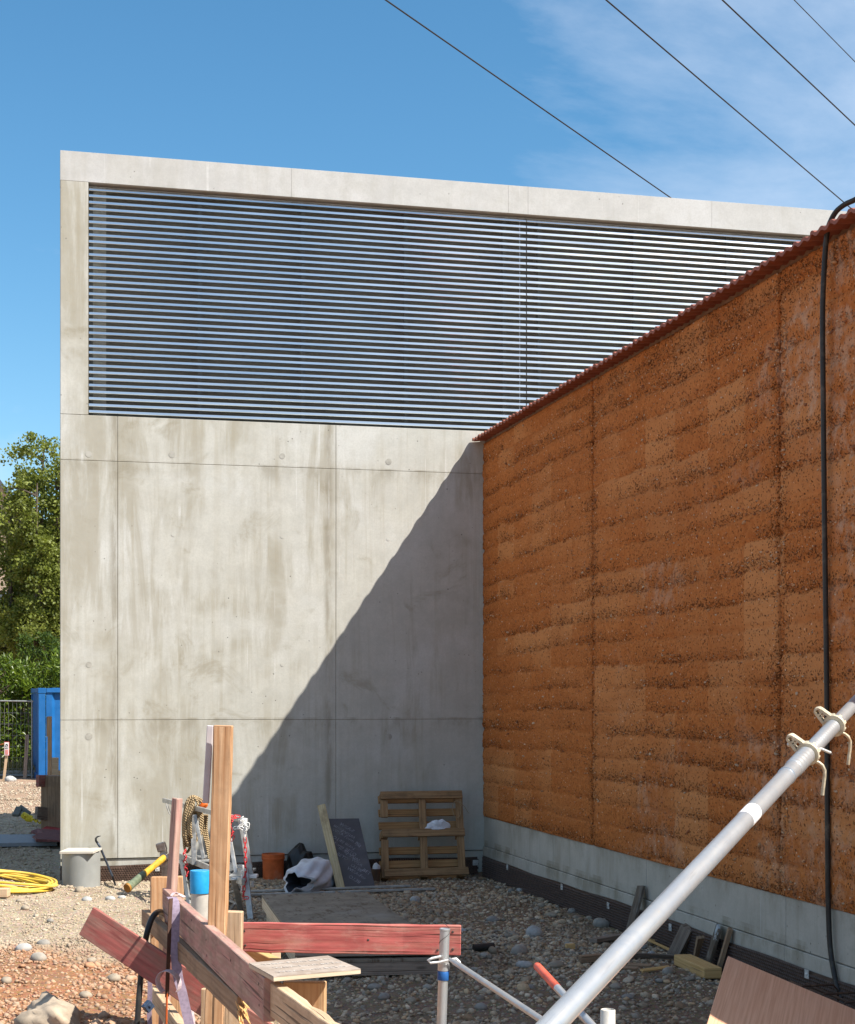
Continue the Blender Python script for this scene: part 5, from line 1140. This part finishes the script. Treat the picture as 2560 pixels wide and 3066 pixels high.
# plastic chain
ch = thing('plastic_chain', 'red and white plastic chain draped over the end of the platform rail', 'chain', W(735, 2690, 13.85))
ch_mesh = {}
def chain_link(c, d, nrm, col):
    d = Vector(d).normalized(); nrm = Vector(nrm); nrm = (nrm - d * nrm.dot(d)).normalized(); s_ = d.cross(nrm)
    if col not in ch_mesh:
        m = MB(); m.tube([V(math.cos(t) * .0115, 0, math.sin(t) * .0115 + (.016 if math.sin(t) > 0 else -.016)) for t in np.linspace(0, 6.283, 14)[:-1]], .0042, 6, closed=True, upv=(0, 1, 0))
        ob = m.build('chain_link', M[col], None, loc=(0, 0, 0), smooth=70); ch_mesh[col] = ob.data; ob.parent = ch
    else: ob = bpy.data.objects.new('chain_link', ch_mesh[col]); COL.objects.link(ob); ob.parent = ch
    mt = Matrix((s_, nrm, d)).transposed().to_4x4(); ob.rotation_euler = mt.to_euler(); ob.location = Vector(c) - Vector(ch.location)
def chain(px, cols, step=.042):
    pts = smooth_path([W(*p) for p in px], 8); acc = 0; k = 0; cum = [0]
    for a, b in zip(pts, pts[1:]): cum.append(cum[-1] + (b - a).length)
    N = int(cum[-1] / step)
    for i in range(N + 1):
        L_ = i * step; j = max(0, min(len(pts) - 2, int(np.searchsorted(cum, L_)) - 1)); f = (L_ - cum[j]) / max(1e-6, cum[j + 1] - cum[j]); c = pts[j].lerp(pts[j + 1], min(1, f))
        chain_link(c, pts[j + 1] - pts[j], FWD + RIGHT * .2 if i % 2 else RIGHT - FWD * .2, cols(i / max(1, N)))
chain([(690, 2455, 14.0), (700, 2446, 13.93), (712, 2445, 13.9), (724, 2452, 13.9), (732, 2462, 13.88), (733, 2490, 13.86), (734, 2530, 13.85), (735, 2580, 13.84), (733, 2640, 13.8), (729, 2676, 13.78), (735, 2688, 13.78), (740, 2685, 13.78)], lambda f: 'red_plastic' if f < .17 or f > .40 else 'white_plastic')
chain([(726, 2464, 13.9), (715, 2478, 13.92), (700, 2476, 13.95)], lambda f: 'white_plastic'); chain([(736, 2470, 13.86), (742, 2466, 13.86), (741, 2480, 13.86), (731, 2484, 13.84), (722, 2478, 13.86)], lambda f: 'white_plastic')
chain([(690, 2470, 14.0), (692, 2490, 13.98), (697, 2505, 13.96), (693, 2515, 13.96)], lambda f: 'red_plastic')
chain([(729, 2600, 13.8), (724, 2630, 13.79), (724, 2660, 13.78), (727, 2672, 13.78)], lambda f: 'white_plastic')
chain([(553, 2550, 15.3), (556, 2590, 15.2), (562, 2620, 15.15), (566, 2628, 15.15)], lambda f: 'red_plastic')

# ------------------------------------------------------------------ behind the building, left edge
BGs = []
# batter post group
pp = gpoint(154, 2494); D = gD(2494, pp.z)
cr = lambda px, py, d=0: W(px, py, D + d)
m = MB(); a = cr(155, 2494); b = cr(155, 2322); m.beam(V(a.x, a.y, -.2), b, .27, .16, up=FWD); solo(m, 'dark_post', M['brown_wood'], 'thick dark timber post at the far left corner of the building', 'post', bevel=.005)
m = MB(); m.beam(cr(112, 2338, -.25), cr(180, 2338, .4), .05, .165); solo(m, 'red_block_board', M['red_dark'], 'short red board nailed across the dark post', 'board', bevel=.004)
m = MB(); m.beam(cr(108, 2434, -.28), cr(175, 2440, .2), .05, .18); solo(m, 'grey_cross_board', M['grey_wood'], 'grey board nailed low across the dark post', 'board', bevel=.004)
m = MB(); a = cr(149, 2330, .6); b = cr(149, 2145, .6); m.beam(V(a.x, a.y, -.1), b, .055, .045, up=FWD); m.beam(cr(143, 2205, .62), cr(143, 2146, .62), .03, .03, up=FWD); solo(m, 'thin_stake', M['stake'], 'thin stake in front of the blue container', 'stake', bevel=.003)
m = MB(); m.beam(cr(148, 2308, 1.4), cr(175, 2308, 1.4), .03, .40); m.beam(cr(142, 2322, 1.6), cr(185, 2322, 1.6), .03, .16); solo(m, 'board_stack', M['pine_pale'], 'pale board ends behind the thin stake', 'boards', bevel=.003)
m = MB(); z_ = .0
a, b, c, d = [gpoint(*q) for q in ((-90, 2541), (172, 2536), (182, 2510), (-90, 2510))]
for p in (a, b, c, d): p.z = .06
m.slab([a, b, c, d], (0, 0, 1), .05); solo(m, 'grey_sheet', plain('grey_sheet', (.23, .24, .26), .6, var=.06), 'flat grey sheet lying in the shadow behind the building', 'sheet', bevel=.003)
def jag(name, pts, z, mat, label):
    c = [gpoint(*q) for q in pts]; m = MB(); n = len(c); vs = [V(p.x, p.y, z + .018 * math.sin(i * 2.1)) for i, p in enumerate(c)] + [V(p.x, p.y, z - .035) for p in c]
    m.add(vs, [tuple(range(n)), tuple(range(n, 2 * n))[::-1]] + [(k, n + k, n + (k + 1) % n, (k + 1) % n) for k in range(n)]); solo(m, name, mat, label, 'planks')
jag('dark_red_planks', ((93, 2514), (112, 2510), (186, 2510), (220, 2512), (220, 2540), (186, 2541), (108, 2541), (104, 2535), (97, 2528), (110, 2525), (130, 2522), (112, 2518)), .12, plain('dark_red_stain', (.16, .05, .045), .8, var=.2, sc=20), 'dark red plank ends lying on the grey sheet')
jag('red_planks', ((122, 2503), (140, 2495), (165, 2486), (215, 2480), (215, 2500), (170, 2502)), .10, plain('red_stain', (.42, .05, .05), .7, var=.15, sc=20), 'bright red planks lying on the ground by the dark post')
# site lamp and yellow rope
lp = thing('site_lamp', 'grey work lamp lying on the stony ground left of the dark post', 'lamp', gpoint(62, 2462))
a = W(46, 2442, 24.2); b = W(58, 2418, 24.4); c = W(88, 2440, 24.3)
m = MB(); m.beam(a, b, .10, .05, up=FWD); m.beam(b, c, .10, .045, up=FWD); m.build('lamp_frame', plain('lamp_frame', (.12, .125, .11), .6), lp, bevel=.008)
m = MB(); m.slab([W(50, 2444, 24.28), W(82, 2444, 24.28), W(80, 2436, 24.32), W(60, 2422, 24.36)], -FWD, .03); m.build('lamp_glass', plain('lamp_glass', (.30, .30, .26), .25, spec=.5), lp)
yr = MB(); rs = random.Random(4); pts = [W(70 + 60 * t + rs.uniform(-4, 4), 2446 + 14 * t + rs.uniform(-8, 8), 23.9 + rs.uniform(-.1, .1)) for t in np.linspace(0, 1, 34)]
yr.tube(smooth_path(pts, 3), .012, 6); yr.tube([W(70, 2440, 23.95), W(84, 2450, 23.9), W(96, 2452, 23.9)], [.05, .055, .05], 10); solo(yr, 'yellow_rope', plain('yellow_rope', (.68, .50, .03), .6), 'bundle of yellow rope beside the grey work lamp', 'rope', smooth=60)
# asbestos sign on a stake
Dg = 37.5; sg = thing('warning_sign', 'small red and white warning sign with a letter a on a wooden stake', 'sign', W(12, 2335, Dg))
sg.location.z = 0
m = MB(); m.beam(V(*W(11, 2340, Dg)), W(20, 2258, Dg), .055, .03, up=FWD); m.build('stake', M['pine_pale'], sg)
so = W(20, 2242, Dg - .04); hw, hh = 13 * .5 / F * Dg, 39 * .5 / F * Dg; nS = -FWD
def rect(cx, cz, w, h, n, mat, off):
    c_ = so + RIGHT * cx + V(0, 0, cz) + nS * off; m = MB(); m.slab([c_ + RIGHT * -w + V(0, 0, -h), c_ + RIGHT * w + V(0, 0, -h), c_ + RIGHT * w + V(0, 0, h), c_ + RIGHT * -w + V(0, 0, h)], nS, .004); return m.build(n, mat, sg)
wh = plain('sign_white', (.75, .74, .72), .6, var=.02); rd_ = plain('sign_red', (.62, .06, .05), .6, var=.03); bk_ = plain('sign_black', (.02, .02, .02), .6)
rect(0, 0, hw + .008, hh + .01, 'sign_back', rd_, 0); rect(0, 0, hw, hh, 'sign_face', wh, .005)
m = MB(); c_ = so + V(0, 0, hh * .30) + nS * .008; w_ = hw * .62
pts = [c_ + RIGHT * -w_ + V(0, 0, -.05)] + [c_ + RIGHT * (-w_ * math.cos(t)) + V(0, 0, .035 + w_ * math.sin(t)) for t in np.linspace(0, math.pi, 9)] + [c_ + RIGHT * w_ + V(0, 0, -.05)]
m.add(pts, [tuple(range(len(pts)))]); m.build('symbol', bk_, sg)
text_mesh('letter', "a", .15, wh, sg, c_ + V(0, 0, .01) + nS * .003, RIGHT, (0, 0, 1))
rect(0, -hh * .52, hw * .62, hh * .36, 'text_block', rd_, .008)
for k in range(4): rect(0, -hh * .27 - k * hh * .16, hw * .48, .003, 'text_line', wh, .011)
m = MB(); m.tube([W(14, 2226, Dg), W(0, 2230, Dg + .3), W(-30, 2224, Dg + 1)], .02, 6, flat=.4); solo(m, 'red_tape', rd_, 'red tape tied to the top of the warning sign', 'tape', smooth=60)
m = MB(); m.beam(V(*W(74, 2335, 38.3)), W(82, 2200, 38.5), .085, .03, up=FWD); solo(m, 'grey_plank', M['grey_wood'], 'narrow grey plank leaning on the mesh fence', 'plank')
# container
Dc = 38.; cn = W(114, 2334, Dc); cn.z = -.02; hC = W(114, 2060, Dc).z - cn.z
fx = (RIGHT * .952 + FWD * .305); fy = (FWD * .952 - RIGHT * .305)
cont = thing('blue_container', 'bright blue steel shipping container behind the left edge of the building', 'container', cn)
bl = plain('blue_paint', (.006, .105, .31), .5, var=.06, sc=3, spec=.4)
def cpt(u, v, z): return cn + fx * u + fy * v + V(0, 0, z)
def corr(o_, du, nrm, Ln, z0, z1, pit, dep, name):
    prof = []; u = 0
    while u < Ln:
        for a, b in ((0, 0), (.22, 0), (.34, -dep), (.78, -dep), (.90, 0)):
            if u + a * pit <= Ln: prof.append((u + a * pit, b))
        u += pit
    vs = []; 
    for u, d in prof: vs += [o_ + du * u + nrm * d + V(0, 0, z0), o_ + du * u + nrm * d + V(0, 0, z1), o_ + du * u + nrm * (d - .01) + V(0, 0, z0), o_ + du * u + nrm * (d - .01) + V(0, 0, z1)]
    fs = []
    for k in range(len(prof) - 1): b = 4 * k; fs += [(b, b + 4, b + 5, b + 1), (b + 2, b + 3, b + 7, b + 6)]
    return MB().add(vs, fs).build(name, bl, cont)
LC, WC = 6.05, 2.43
corr(cpt(.19, .03, 0), fx, -fy, LC - .38, .16, hC - .10, .60, .075, 'long_side')
corr(cpt(.03, .16, 0), fy, -fx, WC - .3, .16, hC - .10, .22, .03, 'short_side')
for u in (.0, LC - .16):
    for v in (.0, WC - .16):
        m = MB(); a = cpt(u + .09 if u < 1 else u + .07, v + .08, .0); m.beam(a + V(0, 0, .02), a + V(0, 0, hC - .13), .18, .16, up=fx); m.build('corner_post', bl, cont, bevel=.004)
        m = MB(); m.beam(a + V(0, 0, hC - .125), a + V(0, 0, hC), .20, .18, up=fx); m.build('corner_casting', bl, cont, bevel=.006)
m = MB(); a = cpt(.11, -.012, hC - .06); m.lathe([(.028, 0), (.028, .02)], a, fy, 14); m.build('casting_hole', M['dark'], cont)
for z in (hC - .055, .08):
    m = MB(); m.beam(cpt(.19, .03, z), cpt(LC - .19, .03, z), .07, .10 if z > 1 else .15); m.beam(cpt(.03, .17, z), cpt(.03, WC - .17, z), .07, .10 if z > 1 else .15); m.build('rail', bl, cont, bevel=.003)
m = MB(); m.slab([cpt(.03, .03, hC - .03), cpt(LC - .03, .03, hC - .03), cpt(LC - .03, WC - .03, hC - .03), cpt(.03, WC - .03, hC - .03)], (0, 0, 1), .02)
for k in range(10): m.beam(cpt(.45 + k * .58, .06, hC - .02), cpt(.45 + k * .58, WC - .06, hC - .02), .24, .05)
m.build('roof', bl, cont)
m = MB(); m.box((0, 0, 0), (.01, .01, .01)); m = None
# mesh fence
Df = 39.; fe = thing('mesh_fence', 'galvanised wire mesh site fence in front of the laurel hedge', 'fence', W(40, 2338, Df))
fe.location.z = 0
wz = plain('fence_wire', (.30, .31, .30), .5, .4)
m = MB(); m.cyl(W(-260, 2095, Df), W(100, 2100, Df), .021, 10); m.build('top_rail', wz, fe, smooth=40)
m = MB(); m.cyl(W(-260, 2318, Df), W(100, 2322, Df), .018, 8); m.build('bottom_rail', wz, fe, smooth=40)
m = MB()
for px in np.arange(-255, 100, 12.2): m.cyl(W(px, 2098, Df), W(px, 2320, Df), .0026, 4)
for py in np.arange(2132, 2320, 33.5): m.cyl(W(-258, py, Df), W(98, py + 3, Df), .0026, 4)
m.build('wire_mesh', wz, fe)
for px in (-255, 96): m = MB(); m.cyl(W(px, 2096, Df), V(*W(px, 2345, Df)), .021, 10); m.build('fence_post', wz, fe, smooth=40)
for px, py, s in ((30, 2330, .13), (41, 2333, .07)):
    p = W(px, py, 37.4); p.z = .03; rock('stone', tuple(p), (s, s, s * .8), int(px), cm[2], 'larger round stone at the foot of the warning sign' if px == 30 else 'smaller round stone at the foot of the warning sign', 'stone', None, 2, .15, False)
m = MB(); p = W(66, 2330, 39.3); m.beam(V(p.x, p.y, .08) + RIGHT * -.5, V(p.x, p.y, .08) + RIGHT * .45, .25, .17); solo(m, 'fence_foot', concrete('dull_concrete', (.22, .21, .19)), 'grey concrete foot under the mesh fence', 'fence foot', bevel=.03)

# vegetation
def leafmat(name, c1, c2, trans=.4, ro=.5):
    g = NT(name, ro, 0, .35); col = g.mix(g.attr('col'), c1, c2); g.col(col)
    tr = g.n('ShaderNodeBsdfTranslucent', {'Color': g.mix(.35, col, (.30, .38, .03))}); mx = g.n('ShaderNodeMixShader', {0: trans}); g.t.links.new(g.b.outputs[0], mx.inputs[1]); g.t.links.new(tr.outputs[0], mx.inputs[2]); g.t.links.new(mx.outputs[0], g.out.inputs['Surface']); return g.m
def leaves(name, cents, per, rad, ln, wd, mat, seed, up=.3, parent=None, loc=(0, 0, 0)):
    r = np.random.default_rng(seed); n = len(cents) * per; c = np.repeat(np.asarray(cents), per, 0)
    d = r.standard_normal((n, 3)); d /= np.linalg.norm(d, axis=1)[:, None]; p = c + d * (r.random((n, 1)) ** .5) * (np.repeat(np.asarray(rad), per)[:, None] if hasattr(rad, '__len__') else rad) * np.array([1, 1, .8])
    t = r.standard_normal((n, 3)) + d * .5; t[:, 2] += up; t /= np.linalg.norm(t, axis=1)[:, None]; s = np.cross(t, r.standard_normal((n, 3))); s /= np.linalg.norm(s, axis=1)[:, None]; nn = np.cross(t, s)
    L_ = ln * r.uniform(.6, 1.25, (n, 1)); w_ = wd * r.uniform(.7, 1.2, (n, 1))
    v = np.stack([p, p + t * L_ * .45 + s * w_ * .5 + nn * L_ * .06, p + t * L_ - nn * L_ * .05, p + t * L_ * .45 - s * w_ * .5 + nn * L_ * .06], 1).reshape(-1, 3)
    f = np.arange(n * 4).reshape(n, 4); tone = np.repeat(np.clip(r.normal(.5, .28, n) + np.repeat(r.normal(0, .12, len(cents)), per), 0, 1), 4)
    return npmesh(name, v, f, mat, False, colors=np.repeat(tone[:, None], 3, 1), parent=parent, loc=loc)
bark = plain('bark', (.13, .10, .075), .9, var=.25, sc=6, bump=.8)
lm_tree = leafmat('plane_leaf', (.080, .100, .016), (.25, .285, .055)); lm_hedge = leafmat('laurel_leaf', (.045, .085, .008), (.17, .235, .022), .3, .35); lm_bush = leafmat('bush_leaf', (.025, .055, .010), (.075, .125, .022))
Dt = 50.
def tree(px, Dt, ztop, wid, seed, label, stems):
    r = np.random.default_rng(seed); b = W(px, 2330, Dt); b.z = 0; t = thing('broadleaf_tree', label, 'tree', b, 'trees behind the left edge of the building')
    m = MB(); cents = []; rads = []
    for s in range(stems):
        a = r.uniform(0, 6.28); tipr = wid * r.uniform(.15, .85); top = b + V(math.cos(a) * tipr, math.sin(a) * tipr, ztop * r.uniform(.62, .97)); mid = b.lerp(top, .45) + V(r.uniform(-.3, .3), r.uniform(-.3, .3), .4); b0 = b + V(math.cos(a) * .25, math.sin(a) * .25, 0)
        path = smooth_path([b0, b0.lerp(mid, .5), mid, mid.lerp(top, .5) + V(r.uniform(-.2, .2), 0, 0), top], 4); m.tube(path, list(np.linspace(.13, .02, len(path))), 7)
        for k in range(16):
            f = r.uniform(.40, 1.); p = path[int(f * (len(path) - 1))]; e = p + V(r.normal(0, .75), r.normal(0, .75), r.uniform(.0, .8)) * (1.15 - f * .55)
            e.x = b.x + max(-wid, min(wid, e.x - b.x)); e.z = min(e.z, ztop)
            m.tube([p, p.lerp(e, .5) + V(0, 0, .05), e], [.035, .02, .008], 5); cents.append(tuple(e)); rads.append(r.uniform(.28, .6))
            for j_ in range(2): q_ = e + V(r.normal(0, .35), r.normal(0, .35), r.normal(.1, .3)); q_.z = min(q_.z, ztop); cents.append(tuple(q_)); rads.append(r.uniform(.2, .45))
    m.build('trunk', bark, t, smooth=60)
    leaves('crown', cents, 95, rads, .115, .085, lm_tree, seed, .0, t, tuple(b))
tree(158, 50., 10.2, 1.8, 21, 'leafy tree just behind the building edge, tallest of the trees', 12)
tree(70, 52., 8.7, 1.3, 22, 'lower leafy tree left of the tallest one', 5)
tree(215, 53., 10., 1.8, 23, 'leafy tree mostly hidden by the building', 7)
r = np.random.default_rng(5)
def hedge(name, label, px0, px1, D, zt_fn, seed, mat, ln, wd, n, per, cat='hedge', zlo=.1):
    p0 = W(px0, 2330, D); p0.z = 0; o_ = thing(name, label, cat, W((px0 + px1) / 2, 2330, D)); o_.location.z = 0
    rr_ = np.random.default_rng(seed); cs = []; rd = []; m = MB()
    for k in range(n):
        px = rr_.uniform(px0, px1); zt_ = zt_fn(px) + rr_.normal(0, .10); z = zlo + (zt_ - zlo) * rr_.random() ** .75; dd = rr_.uniform(-.5, .6) * (1 - .4 * z / 3); c_ = W(px, 2330, D + dd); cs.append((c_.x, c_.y, z)); rd.append(rr_.uniform(.16, .34))
        if k % 4 == 0: q_ = W(px + rr_.uniform(-6, 6), 2330, D + .15); m.tube([V(q_.x, q_.y, 0), V((c_.x + q_.x) / 2, (c_.y + q_.y) / 2, z * .6), V(c_.x, c_.y, z)], [.025, .015, .006], 5)
    m.build('stems', bark, o_); leaves('foliage', cs, per, rd, ln, wd, mat, seed, .7, o_, tuple(o_.location))
hedge('laurel_hedge', 'bright yellow green laurel hedge behind the mesh fence', -190, 300, 42., lambda px: 2.7 + .25 * math.sin(px * .045) + .1 * math.sin(px * .13), 31, lm_hedge, .17, .055, 330, 46)
hedge('dark_bush', 'darker green bush rising behind the laurel hedge', 70, 290, 45., lambda px: 3.35 + .35 * math.sin(px * .02 - .3), 32, lm_bush, .14, .06, 150, 50, 'bush', .8)
# rough grass at the fence
gr = np.random.default_rng(9); cs = []
for k in range(170): p = W(gr.uniform(-120, 125), 2340, gr.uniform(39.2, 41.)); cs.append((p.x, p.y, .06))
gro = leaves('rough_grass', cs, 14, .16, .32, .018, leafmat('dry_grass', (.13, .12, .035), (.30, .24, .09), .2), 8, 2.2); gro['kind'] = 'stuff'
# houses
hw_ = plain('beige_render', (.50, .38, .27), .9, var=.06, sc=1.2); hw2 = plain('grey_render', (.40, .40, .40), .9, var=.06); slate = plain('slate_roof', (.10, .11, .13), .6, var=.15, sc=4)
def house(px0, px1, D, z1, zr, depth, wallm, label, wins, roof_flat=False):
    a = W(px0, 2330, D); b = W(px1, 2330, D); a.z = b.z = -.1; h = thing('house', label, 'house', (a + b) / 2); f = (b - V(CAMX, CAMY, 0)); f.z = 0; f = f.normalized() * depth; h.location.z = 0
    A = [a, b, b + f, a + f]; m = MB(); mid0 = (a + b) / 2
    vs = [V(p.x, p.y, -.1) for p in A] + [V(p.x, p.y, z1) for p in A]; fs = [(0, 1, 5, 4), (1, 2, 6, 5), (2, 3, 7, 6), (3, 0, 4, 7)]
    if not roof_flat: vs += [V(mid0.x, mid0.y, zr - .1), V(mid0.x + f.x, mid0.y + f.y, zr - .1)]; fs += [(4, 5, 8), (6, 7, 9)]
    m.add(vs, fs); m.build('wall', wallm, h)
    m = MB(); r_ = mid0.copy(); r_.z = zr; e = (b - a).normalized() * .3
    if roof_flat: m.slab([V(p.x, p.y, z1 + .2) for p in (a - e - FWD * .3, b + e - FWD * .3, b + f + e, a + f - e)], (0, 0, 1), .2)
    else:
        for s_, q_ in ((-1, a), (1, b)):
            sl_ = (zr - z1) / ((b - a).length / 2); lo = V(q_.x, q_.y, z1) + e * s_ - V(0, 0, .3 * sl_) + V(0, 0, .06); hi = V(r_.x, r_.y, zr + .06); n_ = (RIGHT * s_ * (zr - z1) + V(0, 0, (b - a).length / 2)).normalized()
            m.slab([lo - FWD * .3, hi - FWD * .3, hi + f + FWD * .3, lo + f + FWD * .3], n_, .14)
    m.build('roof', slate, h)
    for (px, py, w, hh_) in wins:
        c_ = W(px, py, D - .03); wq, hq = w / F * D / 2, hh_ / F * D / 2; m = MB(); m.beam(c_ - RIGHT * wq, c_ + RIGHT * wq, .06, hq * 2); fr_ = m.build('window', wz, h)
        m = MB(); m.beam(c_ - FWD * .035 - RIGHT * (wq - .06), c_ - FWD * .035 + RIGHT * (wq - .06), .02, hq * 2 - .12); o_ = m.build('pane', plain('window_glass', (.16, .19, .22), .15, spec=.6), None, loc=c_); o_.parent = fr_; o_.location = c_ - parent_world(fr_) 
hs = house(-205, 75, 66., 9.6, 12.2, 12, hw_, 'beige gabled house with a slate roof behind the trees', ((12, 1800, 26, 60), (12, 1980, 24, 60), (-80, 1800, 30, 60)))
house(75, 330, 74., 7.4, 8.2, 9, hw2, 'grey flat roofed house behind the tallest tree', ((140, 1790, 22, 40), (180, 1790, 22, 40)), True)
house(48, 300, 62., 4.6, 5.4, 4, plain('salmon_render', (.52, .34, .24), .9, var=.06), 'low salmon annexe with a grey canopy behind the hedge', ((120, 1945, 22, 40),), True)
